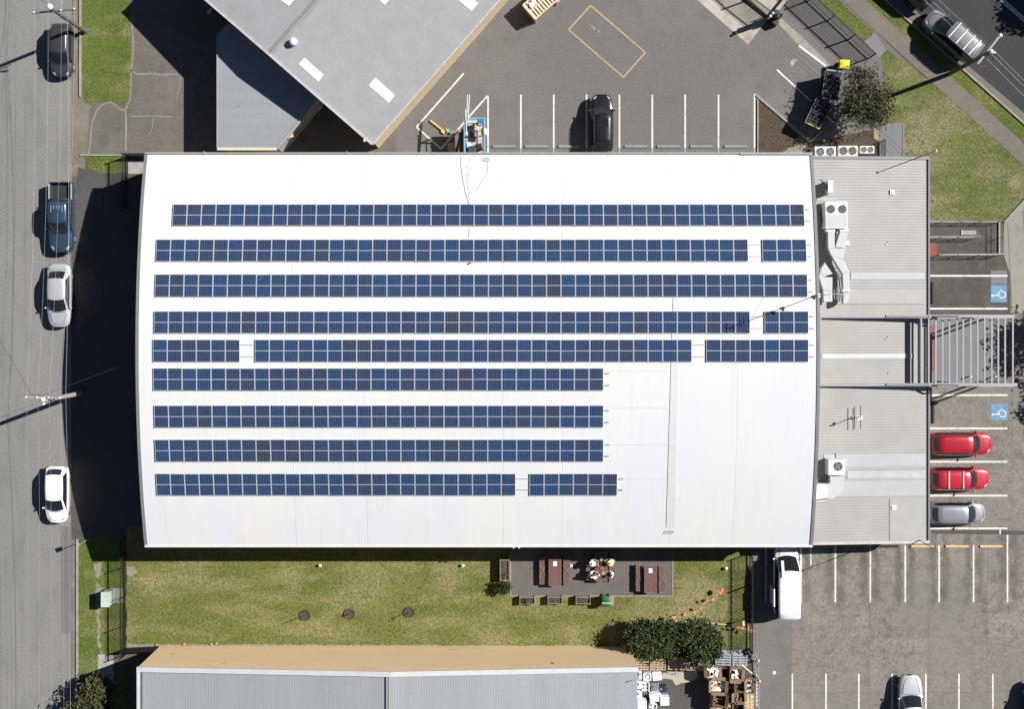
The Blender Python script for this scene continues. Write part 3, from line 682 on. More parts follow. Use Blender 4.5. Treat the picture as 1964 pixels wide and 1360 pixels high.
def asheet(x0, y0, x1, y1, nm="skylight_sheet", mt=None, lift=.042):
    a, c = ant(x0, y0), ant(x1, y1); b = MB()
    b.add([(a.x, c.y, az(a.x)+lift), (c.x, c.y, az(c.x)+lift), (c.x, a.y, az(c.x)+lift), (a.x, a.y, az(a.x)+lift)], [(0,1,2,3)])
    b.add([(a.x, c.y, az(a.x)), (c.x, c.y, az(c.x)), (c.x, c.y, az(c.x)+lift), (a.x, c.y, az(a.x)+lift)], [(0,1,2,3)])
    b.add([(a.x, a.y, az(a.x)), (c.x, a.y, az(c.x)), (c.x, a.y, az(c.x)+lift), (a.x, a.y, az(a.x)+lift)], [(3,2,1,0)])
    b.build(nm, mt or m_sheet, an, True)
m_creamf = M("flat_cream_sheet", (.270,.262,.248), .6, var=.05)
asheet(1632,522,1773,536); asheet(1600,557,1773,583,"roof_patch",m_creamf); asheet(1580,872,1775,895); asheet(1625,904,1775,917,"skylight_sheet",M("bright_skylight_sheet",(.335,.342,.346),.4)); asheet(1582,923,1775,951)
asheet(1576,679,1755,687,"flat_strip",m_applg); asheet(1706,957,1775,1036,"roof_patch",m_creamf,.046)
asheet(1566,378,1606,385,"flat_strip",m_creamf)
def roofvent(pxx, pyy, lab):
    p = ant(pxx, pyy, .2); t = thing("roof_vent", lab, "vent", (p.x, p.y, az(p.x)+.03))
    b = MB(); b.box((0,0,.03), (.36,.36,.06)); b.box((0,0,.075), (.32,.32,.03)); b.build("curb", m_appl, t, False, .02)
    b = MB(); b.cyl((0,0,.09), .09, .02, 12); b.build("cap", m_applg, t)
roofvent(1712,368,"small white square vent on the northern part of the cream office roof"); roofvent(1715,975,"small white square vent on the southern part of the cream office roof")
roofvent(1625,466,"small white square vent beside the silver duct on the office roof")
for pxx, pyy, lab in ((1702,649,"upper pale scuffed bracket on the office roof under the pergola beams"),(1706,715,"lower pale bent bracket on the office roof under the pergola beams"),(1702,467,"faint pale bracket on the middle of the northern office roof")):
    p = ant(pxx, pyy); b = MB(); b.box((p.x, p.y, az(p.x)+.045), (.30,.10,.02), .5); b.box((p.x+.08, p.y+.06, az(p.x)+.066), (.08,.16,.02), .2); single(b, "roof_bracket", m_dirtyw, lab, "bracket")
# pergola: two long beams over the entrance with cross slats
PZ = 4.45; pn = ant(1570,606,.5); 
pg = thing("pergola", "grey steel entrance pergola with long twin beams and thirteen slats over the path", "pergola", (G(1860,672).x, G(1860,672).y, 0))
def pgx(x): return G(x, 600, PZ).x
yN, yS = G(1700,607,PZ).y, G(1700,738.5,PZ).y
for y in (yN, yS):
    b = MB(); b.bx(pgx(1567), y-.11, PZ-.42, pgx(1782), y+.11, PZ-.10); b.bx(pgx(1782), y-.13, PZ-.40, pgx(1952 if y < 0 and y == yS else 1947), y+.13, PZ-.06); b.build("beam", m_pgreyl, pg, True)
    b = MB(); b.bx(pgx(1700), y-.05, PZ-.098, pgx(1878), y+.09, PZ-.02); b.build("bracket_plate", m_pgrey, pg, True)
    for pp in (1878, 1902, 1800):
        p = G(pp, 600, 0); b = MB(); b.cyl((p.x, y+ (.0), 0), .07, PZ-.42, 12); b.build("post", m_pgreyl, pg, True)
    b = MB(); b.beam((pgx(1790), y-.0, PZ-.0), (pgx(1830), y, PZ+.75), .10, .10); b.beam((pgx(1830), y, PZ+.75), (pgx(1872), y, PZ-.0), .10, .10); b.build("gusset", m_pgrey, pg, True)
b = MB(); b.bx(pgx(1569), yS+.11, PZ-.40, pgx(1576), yN-.11, PZ-.12); b.build("beam", m_pgreyl, pg, True)
xs_ = [1768,1782.5,1796,1809,1822,1836.5,1848.5,1863,1876,1890,1903.5,1916,1929,1944]
for x in xs_:
    b = MB(); X = pgx(x); b.bx(X-.055, yS+.13, PZ-(.44 if x < 1770 else .17), X+.055, yN-.13, PZ-.10); b.build("slat", m_pgreyl, pg, True)
for pxx, pyy, lab in ((1858,722,"white cap light by the pergola path, nearest the office"),(1905,665,"white cap light at the outer end of the pergola path, the northern one"),(1905,722,"white cap light at the outer end of the pergola path, the southern one")):
    b = MB(); p = G(pxx, pyy); b.cyl((p.x, p.y, 0), .05, .5, 10); b.ball((p.x, p.y, .52), .08, 10, 6, 0, (1,1,.6)); single(b, "path_light", m_appl, lab, "light")
# roof air conditioners and ducts
def fan(parent, c, r, bm, name="fan"):
    b = MB(); b.cyl((c[0], c[1], c[2]), r, .015, 24); f = b.build(name, m_fan, parent)
    b = MB()
    for k in range(4):
        a = k*math.pi/2+.5; b.box((c[0]+math.cos(a)*r*.5, c[1]+math.sin(a)*r*.5, c[2]+.03), (r*.75, r*.36, .012), a)
    b.cyl((c[0], c[1], c[2]+.016), r*.22, .03, 10); b.build("fan_blade", bm, f)
    b = MB()
    for q in (r, r*.72, r*.45): b.tube([(c[0]+q*math.cos(t/20*6.283), c[1]+q*math.sin(t/20*6.283), c[2]+.055) for t in range(21)], .008, 4)
    b.build("fan_guard", m_steel, f)
p = ant(1604,412,1.3); zz = az(p.x)
t = thing("air_conditioner", "large white rooftop air conditioner with two brown fans and ducts leaving its south side", "air conditioner", (p.x, p.y, zz))
kx = (95-zz-1.3)/95/25
b = MB(); b.box((0,0,.78), (43*kx, 52*kx, 1.05)); b.build("cabinet", m_appl, t, False, .03)
b = MB(); b.bx(-.80,-.85,.02,-.7,.85,.25); b.bx(.7,-.85,.02,.8,.85,.25); b.build("stand", m_steel, t)
b = MB(); b.box((0,-.42,1.312), (43*kx-.06, .9, .012)); b.build("service_panel", m_applg, t)
fan(t, (-.40,.42,1.308), .30, m_bladeb); fan(t, (.44,.42,1.308), .30, m_bladeb)
b = MB(); b.box((-1.22,-.35,.4), (.5,.75,.5)); b.box((-1.2,.4,.25), (.55,.6,.2)); b.build("control_box", m_pgrey, t, False, .02)
b = MB(); b.tube([(1.0,-1.3,.12),(1.0,.95,.12),(-1.3,1.05,.12)], .03, 6); b.build("pipe", m_wtrim, t)
p = ant(1605,897,1.1); zz = az(p.x)
t = thing("air_conditioner", "square white rooftop air conditioner with one black fan near the red cars", "air conditioner", (p.x, p.y, zz))
b = MB(); b.box((0,0,.6), (1.22,1.15,.95)); b.build("cabinet", m_appl, t, False, .03)
b = MB(); b.bx(-.5,-.5,.0,-.4,.5,.13); b.bx(.4,-.5,.0,.5,.5,.13); b.build("stand", m_steel, t)
fan(t, (.10,.08,1.078), .32, m_blade2)
b = MB(); b.tube([(.25,.62,.1),(.25,.95,.1)], .035, 6); b.build("pipe", m_steel, t)
DZ = 5.0
def duct(name, polys, lab, z0=4.42, z1=5.0, mt=m_applg):
    allp = np.array([q for P_ in polys for q in P_]); c = G(*allp.mean(0), z0)
    t = thing(name, lab, "duct", (c.x, c.y, az(c.x)))
    for P_, z in zip(polys, [z1-.02*i for i in range(len(polys))]):
        b = MB(); b.prism([G2(x, y, z) for x, y in P_], z0, z); b.build("duct_section", mt, t, True, .02)
    b = MB()
    for x, y in (allp[0], allp[-1], allp.mean(0)): q = G(x, y, z0); b.bx(q.x-.03, q.y-.03, az(q.x)+.0, q.x+.03, q.y+.03, z0)
    b.build("support", m_steel, t, True); return t
def lerp2(a, c, t): return (a[0]+(c[0]-a[0])*t, a[1]+(c[1]-a[1])*t)
elbow = [(1617.6,557),(1617.4,570)]+[(1617.2-(1-math.cos(0))*0, 582)]+[(1622,582.5),(1626,579),(1628.5,572),(1630,557)]
dt = duct("air_duct", [[(1588,441),(1601,441),(1601,476),(1588.5,476)], [(1612.4,441),(1627.4,441),(1622,476),(1602,474)],
     [(1588.5,476),(1622,476),(1617,497),(1594.7,490)], [(1594.7,490),(1617,497),(1628,520),(1616,525)], [(1616,525),(1628,520),(1630,557),(1617.6,557)], elbow],
     "silver twin legged duct curving south from the large rooftop air conditioner")
for P_ in ([(1585,439),(1602,439),(1602,444),(1585,444)], [(1611,439),(1628,439),(1627,444),(1612,444)], [(1616,555),(1631,555),(1631,559),(1616,559)]): b = MB(); b.prism([G2(x, y, 5.05) for x, y in P_], 4.4, 5.03); b.build("collar", m_appl, dt, True)
dt = duct("air_duct", [[(1582,504),(1597,525),(1579,531),(1574.4,516)], [(1574.4,516),(1579,531),(1596.5,531.5),(1596.5,557),(1579,557),(1571,530.6)], [(1579,557),(1596.5,557),(1596.5,579),(1579.7,579)]],
     "shorter silver duct bending beside the warehouse wall at the foot of the antenna", 4.45, 5.0)
b = MB()
pts = [ant(1603,520,.4), ant(1609,535,.4), ant(1612,560,.4), ant(1610,578,.3)]; b.tube(pts, .05, 8); b.tube([q+Vector((.14,0,0)) for q in pts], .03, 6)
for q in pts[:3]: b.bx(q.x-.02, q.y-.02, az(q.x), q.x+.02, q.y+.02, q.z)
single(b, "refrigerant_pipe", m_dirtyw, "pair of pale pipes between the two silver ducts", "pipe")
p = ant(1592,358,.8); zz = az(p.x)
t = thing("condenser_unit", "narrow white split system condenser alone at the north end of the office roof", "air conditioner", (p.x, p.y, zz))
b = MB(); b.box((0,0,.55), (.36,.92,.75)); b.build("cabinet", m_appl, t, False, .02)
b = MB(); [b.bx(x-.02, y-.02, 0, x+.02, y+.02, .18) for x in (-.14,.14) for y in (-.4,.4)]; b.beam((-.14,-.55,.17),(-.14,.55,.17),.04,.04); b.beam((.14,-.55,.17),(.14,.55,.17),.04,.04); b.build("stand", m_steel, t)
b = MB(); b.cyl((-.185,0,.58), .28, .012, 20, 0, None, 'X'); b.build("fan", m_fan, t)
b = MB(); b.tube([(-.1,.46,.3),(-.35,.6,.1),(-.9,.6,.05)], .03, 6); b.build("pipe", m_wtrim, t)
p = ant(1592,942,.9); zz = az(p.x)
t = thing("air_duct", "white boxed duct with a rounded elbow below the single fan air conditioner", "duct", (p.x, p.y, zz))
b = MB(); b.prism([G2(x, y, 4.9) for x, y in [(1564,929),(1588,929),(1588,956),(1564,959)]], 4.2, 4.9); b.build("duct_section", m_appl, t, True, .03)
b = MB(); b.prism([G2(x, y, 4.75) for x, y in [(1592,914),(1618,914),(1618,930)]+[(1588+30*math.cos(R(a)), 930+28*math.sin(R(a))) for a in (20,40,60,80)]+[(1588.5,958),(1588.5,927),(1592,927)]], 4.15, 4.72); b.build("duct_section", m_applg, t, True, .03)
b = MB(); b.prism([G2(x, y, 4.5) for x, y in [(1563,961),(1587,958),(1587,961),(1563,965)]], 4.1, 4.5); b.build("collar", m_applg, t, True)
# TV aerial on the office roof
p = ant(1637,800); t = thing("tv_aerial", "small TV aerial with two long rods standing on the cream office roof", "antenna", (p.x, p.y, az(p.x)))
b = MB(); b.tube([(0,0,0),(0,0,1.7)], .028, 8); b.box((0,0,.05), (.22,.22,.06)); b.build("mast", m_steel, t)
b = MB(); b.beam((-.05,0,.40),(.42,0,.40),.05,.05); b.build("boom", m_steel, t)
b = MB(); b.box((0,0,1.68),(.28,.10,.12),.2); b.box((.12,.1,1.62),(.1,.2,.1),.2); b.build("amplifier", m_appl, t)
for x in (-.03,.40): b = MB(); b.tube([(x,-.82,.42),(x,.82,.42)], .03, 6); b.build("rod", m_blk, t)
for (pxx, pyy, hh, lab) in ((1737.5,310.5,6.7,"thin lamp mast on the north east corner of the office roof"), (1735.5,1021,7.4,"thin lamp mast on the south east corner of the office roof")):
    p = G(pxx, pyy); t = thing("lamp_mast", lab, "mast", (p.x, p.y, 3.2), 0, "lamp masts on the office corners")
    b = MB(); b.tube([(0,0,0),(0,0,hh-3.2)], [.04,.028], 8); b.build("pole", m_pgrey, t)
    b = MB(); b.ball((0,0,hh-3.15), .08); b.build("lamp", m_appl, t)

# ---------------------------------------------------------------- grey roofed building at the top
c0 = Vector((713.5,276)); A = Vector((-318,-276)).normalized(); Bv = Vector((181,-206)).normalized()
H1 = 4.7; H2 = 5.6
def tp(a, bb, h): q = c0+A*a+Bv*bb; f = 95/(95-H1); return Vector(((q.x-NX)/25/f, (NY-q.y)/25/f, h))
tb = thing("tan_factory", "tan walled factory with a grey pitched metal roof and white skylight panels", "factory", tp(255,300,0))
def tz(a): return H1+(H2-H1)*(1-abs(a-255)/255)
b = MB()
for a0, a1 in ((0,255),(255,510)):
    b.add([tuple(tp(a0,0,tz(a0))), tuple(tp(a0,900,tz(a0))), tuple(tp(a1,900,tz(a1))), tuple(tp(a1,0,tz(a1)))], [(0,1,2,3)])
b.build("roof", m_groof, tb, True)
b = MB(); 
W = [(6,6),(6,894),(504,894),(504,6)]
vs = [tuple(tp(a,c,0)) for a, c in W]+[tuple(tp(a,c,tz(a)-.05)) for a, c in W]; b.add(vs, [(i,(i+1) % 4,(i+1) % 4+4,i+4)[::-1] for i in range(4)])
g = [tuple(tp(6,6,tz(6)-.05)), tuple(tp(504,6,tz(6)-.05)), tuple(tp(255,6,H2-.06))]; b.add(g, [(0,2,1)]); b.build("wall", m_tanw, tb, True)
b = MB(); e = [tuple(tp(255+d,c,H2+.03-(0.05 if d else 0))) for c in (-1,900) for d in (-7,0,7)]; b.add(e, [(0,1,4,3),(1,2,5,4)][::-1]); b.add([(x,y,z-.0) for x,y,z in e], []); b.build("ridge_cap", M("ridge_cap_steel", (.20,.205,.21), .5), tb, True)
b = MB(); b.beam(tp(-1,0,H1-.06), tp(-1,900,H1-.06), .12, .16); b.build("gutter", m_dirtyw, tb, True)
b = MB()
for a0, a1 in ((0,255),(255,510)): b.beam(tp(a0,0,tz(a0)+.02), tp(a1,0,tz(a1)+.02), .16, .2)
b.build("verge_flashing", m_dirtyw, tb, True)
def skyl(poly):
    b = MB(); vs = []
    for x, y in poly:
        h = 5.1
        for _ in range(6):
            q = G(x, y, h); f = 95/(95-H1); pp = Vector((q.x*25*f+NX-c0.x, NY-q.y*25*f-c0.y)); h = tz(pp.dot(A))+.03
        vs.append(tuple(G(x, y, h)))
    b.add(vs, [(0,1,2,3)]); b.add([(x,y,z-.02) for x,y,z in vs], [(3,2,1,0)]); b.build("skylight", m_sky, tb, True)
for P_ in ([(583.7,109.5),(572.7,122.2),(610.4,155.8),(620.6,142.6)], [(719.9,148.4),(707,163),(745.8,196.5),(757.6,182)], [(891,-14),(879,-1),(904.5,20),(917,5)], [(719,-34),(706,-21),(738,8),(750,-6)], [(545,-16),(533,-4),(554,10),(566,-4)]): skyl(P_)
q = G(562,79,5.9); t = thing("turbine_vent", "white spinning roof vent beside the ridge of the grey factory roof", "vent", (q.x, q.y, 5.35))
b = MB(); b.cyl((0,0,0), .26, .3, 16); b.build("base", m_steel, t)
b = MB(); b.ball((0,0,.52), .30, 16, 8, 0, (1,1,.85)); b.build("turbine", m_appl, t)
b = MB(); q = G(699,269,4.7); b.ball((q.x, q.y, 4.75), .13, 10, 6); b.bx(q.x-.05, q.y-.05, 4.3, q.x+.05, q.y+.05, 4.7); single(b, "wall_light", m_appl, "round white light at the south corner of the tan factory", "light")
for x, y, lab in ((401,21,"pale wall light on the shaded side of the factory near the top edge"),(613,208,"pale wall light on the shaded factory side beside the small roof")):
    q = G(x, y, 3.0); b = MB(); b.box((q.x, q.y, 3.0), (.32,.12,.14), .85); b.box((q.x+.1, q.y+.1, 3.0), (.25,.08,.08), .85); single(b, "wall_light", m_appl, lab, "light", "wall lights on the shaded factory side")
# low blue grey lean-to
lt = thing("lean_to_shed", "low shed with a pale blue grey roof tucked against the tan factory", "shed", G(480,180))
P0 = [(417,64),(437,44),(560,120),(612,184),(582,223),(530,284),(418,284)]
b = MB(); b.prism([G2(x, y, 3.05) for x, y in P0], 2.95, 3.05); b.build("roof", m_bluer, lt, True)
b = MB(); cx_, cy_ = 500, 180; b.prism([G2(cx_+(x-cx_)*.985, cy_+(y-cy_)*.985, 3.05) for x, y in P0], 0, 2.94); b.build("wall", m_wall, lt, True)
b = MB(); b.beam(G(417,285.5,3.02), G(531,285.5,3.02), .20, .22); b.build("fascia", M("cream_fascia", (.52,.44,.33), .7), lt, True)
b = MB(); b.beam(G(532,284,3.02), G(583,224,3.02), .16, .2); b.build("gutter", m_pgreyl, lt, True); b = MB(); b.beam(G(417,283,3.02), G(417,66,3.02), .08, .16); b.build("gutter", m_pgreyl, lt, True)
b = MB(); q = G(455,203,3.06); b.box((q.x, q.y, 3.08), (.35,.05,.05), .35); b.box((q.x+.15, q.y+.05, 3.12), (.12,.05,.1), .35); single(b, "roof_offcut", m_pgreyl, "small bent metal offcut lying on the blue grey shed roof", "offcut")
m_timb = M("raw_timber", (.40,.28,.17), .85, var=.25, vs=5.)
for k in range(7):
    b = MB(); q = G(563-k*2.3, 236+k*3.2, 1.4); b.box((q.x+.25, q.y-.15, 1.35), (.75,.07,.06), -.55); b.box((q.x+.25, q.y-.15, .68), (.06,.06,1.3), -.55)
    single(b, "timber_batten", m_timb, "timber batten in the row leaning by the shed's angled edge", "batten", "battens leaning by the shed")
b = MB(); b.box(G(555,258,2.1), (.55,.5,.08), .3); b.box(G(555,258,1.05), (.3,.3,2.0), .3); single(b, "plywood_offcut", m_timb, "tan plywood piece stacked by the angled edge of the blue grey shed", "plywood")

m_capp = M("pale_capping", (.43,.43,.435), .55, var=.06, vs=2.)
# ---------------------------------------------------------------- ochre building at the bottom
OX0, OX1, OY, OE, OR, OXR = -27.0, 9.05, -25.8, 5.65, 6.85, (747-NX)/25/1.079
ob = thing("ochre_factory", "long ochre walled factory with a pale blue grey roof and white capping", "factory", ((OX0+OX1)/2, -34, 0))
def oz(x): return OE+(OR-OE)*(1-(abs(x-OXR)/(OXR-OX0 if x < OXR else OX1-OXR)))
OS = -48.
b = MB(); 
for x0, x1 in ((OX0+.12, OXR), (OXR, OX1-.05)):
    b.add([(x0,OY-.25,oz(x0)-.14),(x0,OS,oz(x0)-.14),(x1,OS,oz(x1)-.14),(x1,OY-.25,oz(x1)-.14)], [(0,1,2,3)])
b.build("roof", m_lroof, ob, True)
b = MB(); vs = [(OX0,OY,0),(OX1,OY,0),(OX1,OY,oz(OX1)-.05),(OXR,OY,OR-.05),(OX0,OY,oz(OX0)-.05)]
vs2 = [(x,y-.2,z) for x,y,z in vs]; b.add(vs+vs2, [(0,1,2,3,4)[::-1],(5,6,7,8,9)]+[(i,(i+1) % 5,(i+1) % 5+5,i+5) for i in range(5)]); b.build("wall", m_orw, ob, True)
for x0, x1, z in ((OX0,OX0+.2,oz(OX0)-.2),(OX1-.2,OX1,oz(OX1)-.2)): b = MB(); b.bx(x0,OS,0,x1,OY-.2,z); b.build("side_wall", m_wall, ob, True)
b = MB(); 
for x0, x1 in ((OX0-.06, OXR),(OXR, OX1+.04)): b.beam((x0,OY-.14,oz(max(x0,OX0))+.03),(x1,OY-.14,oz(min(x1,OX1))+.03),.36,.14)
b.beam((OX0+.06,OY-.3,oz(OX0)+.03),(OX0+.06,OS,oz(OX0)+.03),.22,.14); b.build("parapet_capping", m_capp, ob, True)
b = MB(); b.beam((OXR,OY-.3,OR-.05),(OXR,OS,OR-.05),.5,.06); b.beam((OXR,OY-.3,OR-.0),(OXR,OS,OR-.0),.16,.07); b.build("ridge_cap", m_pgreyl, ob, True)
b = MB(); b.bx(OX0+.26,OY-.4,oz(OX0)-.12,OX0+.34,OS,oz(OX0)-.02); b.build("gutter", m_gflash, ob, True)
b = MB(); b.bx(OX0-.55,OY-1.55,2.4,OX0-.02,OY-.6,3.9); b.build("wall_box", m_dirtyw, ob, True)
for k, (x, y, zz, w_, h_) in enumerate(((430,1274,4.6,.30,.16),(1060,1274,4.6,.28,.5),(332,1256,2.2,.05,.9),(870,1249,1.0,.9,.10))):
    q = G(x, y, zz); b = MB(); g = random.Random(k); b.add([(q.x+w_*(math.cos(a)*.5)*g.uniform(.6,1.2), OY+.012, zz+h_*.5*math.sin(a)*g.uniform(.6,1.2)) for a in [i*.5236 for i in range(12)]], [tuple(range(12))]); b.build("wall_stain", M("wall_stain_dirt", (.30,.19,.10), .9, var=.2), ob, True)
b = MB(); q = G(1208,1308,5.7); b.box((q.x,q.y,oz(q.x)-.02),(.3,.05,.22),.3); single(b, "roof_cowl", m_pgreyl, "tiny pale cowl near the east end of the ochre factory roof", "vent")
# ---------------------------------------------------------------- vehicles
def paint(name, col, metal=.0, rough=.32):
    return M(name, col, rough, metal, var=.03, coat=.8)
m_tyre = M("tyre_rubber", (.018,.018,.018), .85); m_rim = M("alloy_rim", (.42,.43,.44), .35, .7)
m_lamp = M("headlamp_lens", (.30,.32,.34), .12, var=.05, spec=.7); m_tail = M("tail_lamp_lens", (.30,.02,.018), .2)
m_trim = M("black_trim", (.02,.02,.02), .6); m_inner = M("seat_fabric", (.30,.31,.31), .8)
_wheel = {}
def smooth(t): return t*t*(3-2*t)
def car(name, label, px_, py_, deg, L, W, H, pm, cab, belt=.64, hoodf=.50, hoodb=.63, deck=.62, rails=None, bars=(), sunroof=False, bed=None, nexp=5.0, group=None, roofw=.76, glass=None, z0=.012):
    p = G(px_, py_, z0); t = thing(name, label, "car", (p.x, p.y, p.z), R(deg), group)
    hw = W/2; xb0, xr0, xr1, xb1 = [c*L for c in cab]
    def wf(x):
        u = min(1, abs(2*x/L)); n = nexp if x > 0 else nexp+2
        return hw*max(0.02, (1-u**n))**(1/n)*(1-.05*max(0, x/(L/2)))
    def zt(x):   # bonnet, belt line and rear deck
        if x >= xb1:
            f = (x-xb1)/(L/2-xb1); return H*(hoodb-(hoodb-hoodf)*(.55*f+.45*f**3))
        if x <= xb0:
            f = (xb0-x)/(L/2+xb0+1e-6); return H*(deck-.06*f**3)
        f = (x-xb0)/(xb1-xb0); return H*(deck+(hoodb-deck)*f)+H*.02*math.sin(math.pi*f)
    body = MB(); N = 28; fys = [(-.86,.20),(-.97,.34),(-1,.55)]
    rows = []
    for i in range(N+1):
        s = -1+2*i/N; x = L/2*math.sin(s*math.pi/2)*.999; w = wf(x); z = zt(x)
        if bed and x < bed[1]*L: z = min(z, H*.36)
        sec = [(-.86*w,.22*1),(-.97*w,.36),(-w,.36+(z-.36)*.5),(-.985*w,z-.10),(-.93*w,z-.028),(-.6*w,z+.004),(0,z+.02)]
        sec = sec+[(-a,c) for a, c in sec[:-1][::-1]]; rows.append([(x,a,c) for a, c in sec])
    m_ = len(rows[0]); vs = [v for r in rows for v in r]
    body.add(vs, [(i*m_+k,(i+1)*m_+k,(i+1)*m_+k+1,i*m_+k+1)[::-1] for i in range(N) for k in range(m_-1)], 0, True)
    # cabin
    def top(x):
        if x >= xr1: f = (xb1-x)/(xb1-xr1); return zt(xb1)+(H-zt(xb1))*(f*(1.22-.22*f))
        if x <= xr0: f = (x-xb0)/max(1e-4, xr0-xb0); return zt(xb0)+(H-zt(xb0))*(f*(1.25-.25*f))
        f = (x-xr0)/(xr1-xr0); return H+.035*math.sin(math.pi*f)
    def wt(x):
        wr = roofw*hw
        if x >= xr1: f = (xb1-x)/(xb1-xr1); return .84*wf(xb1)+(wr-.84*wf(xb1))*smooth(f)
        if x <= xr0: f = (x-xb0)/max(1e-4, xr0-xb0); return .80*wf(xb0)+(wr*.97-.80*wf(xb0))*smooth(f)
        return wr*(.97+.03*math.sin(math.pi*(x-xr0)/(xr1-xr0)))
    def bow(x):
        if x >= xr1: return .10+.09*(x-xr1)/(xb1-xr1)
        if x <= xr0: return -.05-.05*(xr0-x)/max(1e-4, xr0-xb0)
        f = (x-xr0)/(xr1-xr0); return -.05+.15*f
    def cp(x, fy, off=0.0): return (x+bow(x)*(1-fy*fy)-bow(x)*.6, fy*wt(x), top(x)+.045*(1-fy*fy)*min(1,(top(x)-zt(x))/.2+.1)+off)
    xs = [xb1+(xr1-xb1)*k/6 for k in range(7)]+[xr1+(xr0-xr1)*k/6 for k in range(1,7)]+[xr0+(xb0-xr0)*k/5 for k in range(1,6)]
    fy = [-1,-.8,-.4,0,.4,.8,1]; vs = []
    for x in xs:
        wb = .955*wf(max(min(x,L*.45),-L*.47)); zb = zt(x)-.03
        vs.append((x, -wb, zb)); vs += [(cp(x,f)[0], cp(x,f)[1], max(zb, cp(x,f)[2]-(.05 if abs(f) == 1 else 0))) for f in fy]; vs.append((x, wb, zb))
    m_ = 9; body.add(vs, [(i*m_+k,i*m_+k+1,(i+1)*m_+k+1,(i+1)*m_+k)[::-1] for i in range(len(xs)-1) for k in range(8)], 0, True)
    if bed:
        bx0, bx1 = bed[0]*L, bed[1]*L; zr = H*.60
        body.bx(bx0, -hw*.97, H*.33, bx1, -hw*.84, zr, 0); body.bx(bx0, hw*.84, H*.33, bx1, hw*.97, zr, 0)
    bo = body.build("body", pm, t)
    gm = glass or m_dglass
    def patch(nm, x0, x1, lim, off=.014):
        g = MB(); g.grid(lambda u, v: (lambda q: (q[0]+(off if x1 > xr1 or x0 > xr1 else -off)*.6, q[1], q[2]+off))(cp(x0+(x1-x0)*u, -lim+2*lim*v)), 6, 8, 0, True, x1 > x0); return g.build(nm, gm, t)
    patch("windscreen", xb1+(xr1-xb1)*.10, xb1+(xr1-xb1)*.96, .90)
    if abs(xr0-xb0) > .12: patch("rear_window", xr0+(xb0-xr0)*.10, xr0+(xb0-xr0)*.84, .84)
    for sy in (-1, 1):
        g = MB()
        def sw(u, v):
            xlo = xb0+(xr0-xb0)*.55+(xb1-(xb1-xr1)*.18-xb0-(xr0-xb0)*.55)*u; xhi = xr0+.05+(xr1-.02-xr0-.05)*u
            x = xlo+(xhi-xlo)*v; wb = .955*wf(max(min(xlo,L*.45),-L*.47)); zb = zt(xlo)+.02; zz = H-.09
            return (x, sy*((wb+(wt(xhi)-wb)*(.06+.86*v))+.03), zb+(zz-zb)*v+.02)
        g.grid(sw, 8, 3, 0, True, sy > 0); g.build("side_window", gm, t)
        g = MB(); g.ball((xb1-.10*L*.6, sy*(hw+.07), zt(xb1)+.06), .10, 8, 6, 0, (.7,1.0,.75)); g.beam((xb1-.06*L, sy*(hw-.08), zt(xb1)), (xb1-.06*L, sy*(hw+.04), zt(xb1)+.04), .06, .04); g.build("mirror", pm, t)
        g = MB(); hx0, hx1 = L*.415, L*.465
        def hl(u, v):
            x = hx0+(hx1-hx0)*u; f = .66+.20*v-(.12*u); w = wf(x); return (x, sy*f*w, zt(x)+.004+.012-.05*max(0, f-.6)*2.0*.9+.0)
        g.grid(hl, 4, 4, 0, True, sy < 0); g.build("headlight", m_lamp, t)
        g = MB(); g.box((-L/2+.07, sy*hw*.74, zt(-L*.47)-.16), (.14, hw*.22, .18)); g.build("tail_light", m_tail, t, False, .03)
    for x in (-.30*L, .305*L):
        for sy in (-1, 1):
            w_ = MB(); w_.cyl((x, sy*(hw-.25)-.0, .33), .33, sy*.195, 20, 0, None, 'Y'); wo = w_.build("wheel", m_tyre, t)
            r_ = MB(); r_.cyl((x, sy*(hw-.056), .33), .21, sy*.012, 14, 0, None, 'Y'); r_.build("rim", m_rim, wo)
    if rails:
        for sy in (-1, 1):
            g = MB(); n_ = 6; g.tube([(xr0+.15+(xr1-xr0-.3)*k/n_, sy*roofw*hw*.93, H+.03+.05*math.sin(math.pi*(k/n_))**.5) for k in range(n_+1)], .022, 6); g.build("roof_rail", rails, t)
    for bxx in bars:
        g = MB(); g.box((bxx*L, 0, H+.10), (.075, 2*roofw*hw*.95, .035)); [g.box((bxx*L, sy*roofw*hw*.86, H+.04), (.06,.05,.12)) for sy in (-1,1)]; g.build("roof_bar", m_appl, t)
    if sunroof:
        patch("sunroof", xr1-.30, xr1-.95, .62, .012)
    # panel gaps: bonnet, doors and tailgate
    g = MB()
    def on(x, f, o=.012): return (x, f*wf(x), zt(x)+.02*(1-f*f)+o-.06*max(0,abs(f)-.6))
    g.tube([on(xb1+.10,-.74), on(L*.30,-.70), on(L*.40,-.62), on(L*.455,-.40), on(L*.462,0), on(L*.455,.40), on(L*.40,.62), on(L*.30,.70), on(xb1+.10,.74)], .011, 4)
    g.build("bonnet_gap", m_trim, t)
    for sy in (-1, 1):
        g = MB()
        for xx in (xb1-.12*L*.5, xb1-.26*L, xb1-.42*L):
            w_ = wf(xx)*1.003; g.tube([(xx, sy*w_*.99, zt(xx)-.06), (xx+.02, sy*w_, .70), (xx+.02, sy*w_, .40)], .010, 4)
        g.build("door_gap", m_trim, t)
    if abs(xr0-xb0) > .3: 
        g = MB(); xx = xb0-.04; g.tube([on(xx,-.8), on(xx-.02,-.3), on(xx-.02,.3), on(xx,.8)], .010, 4); g.build("boot_gap", m_trim, t)
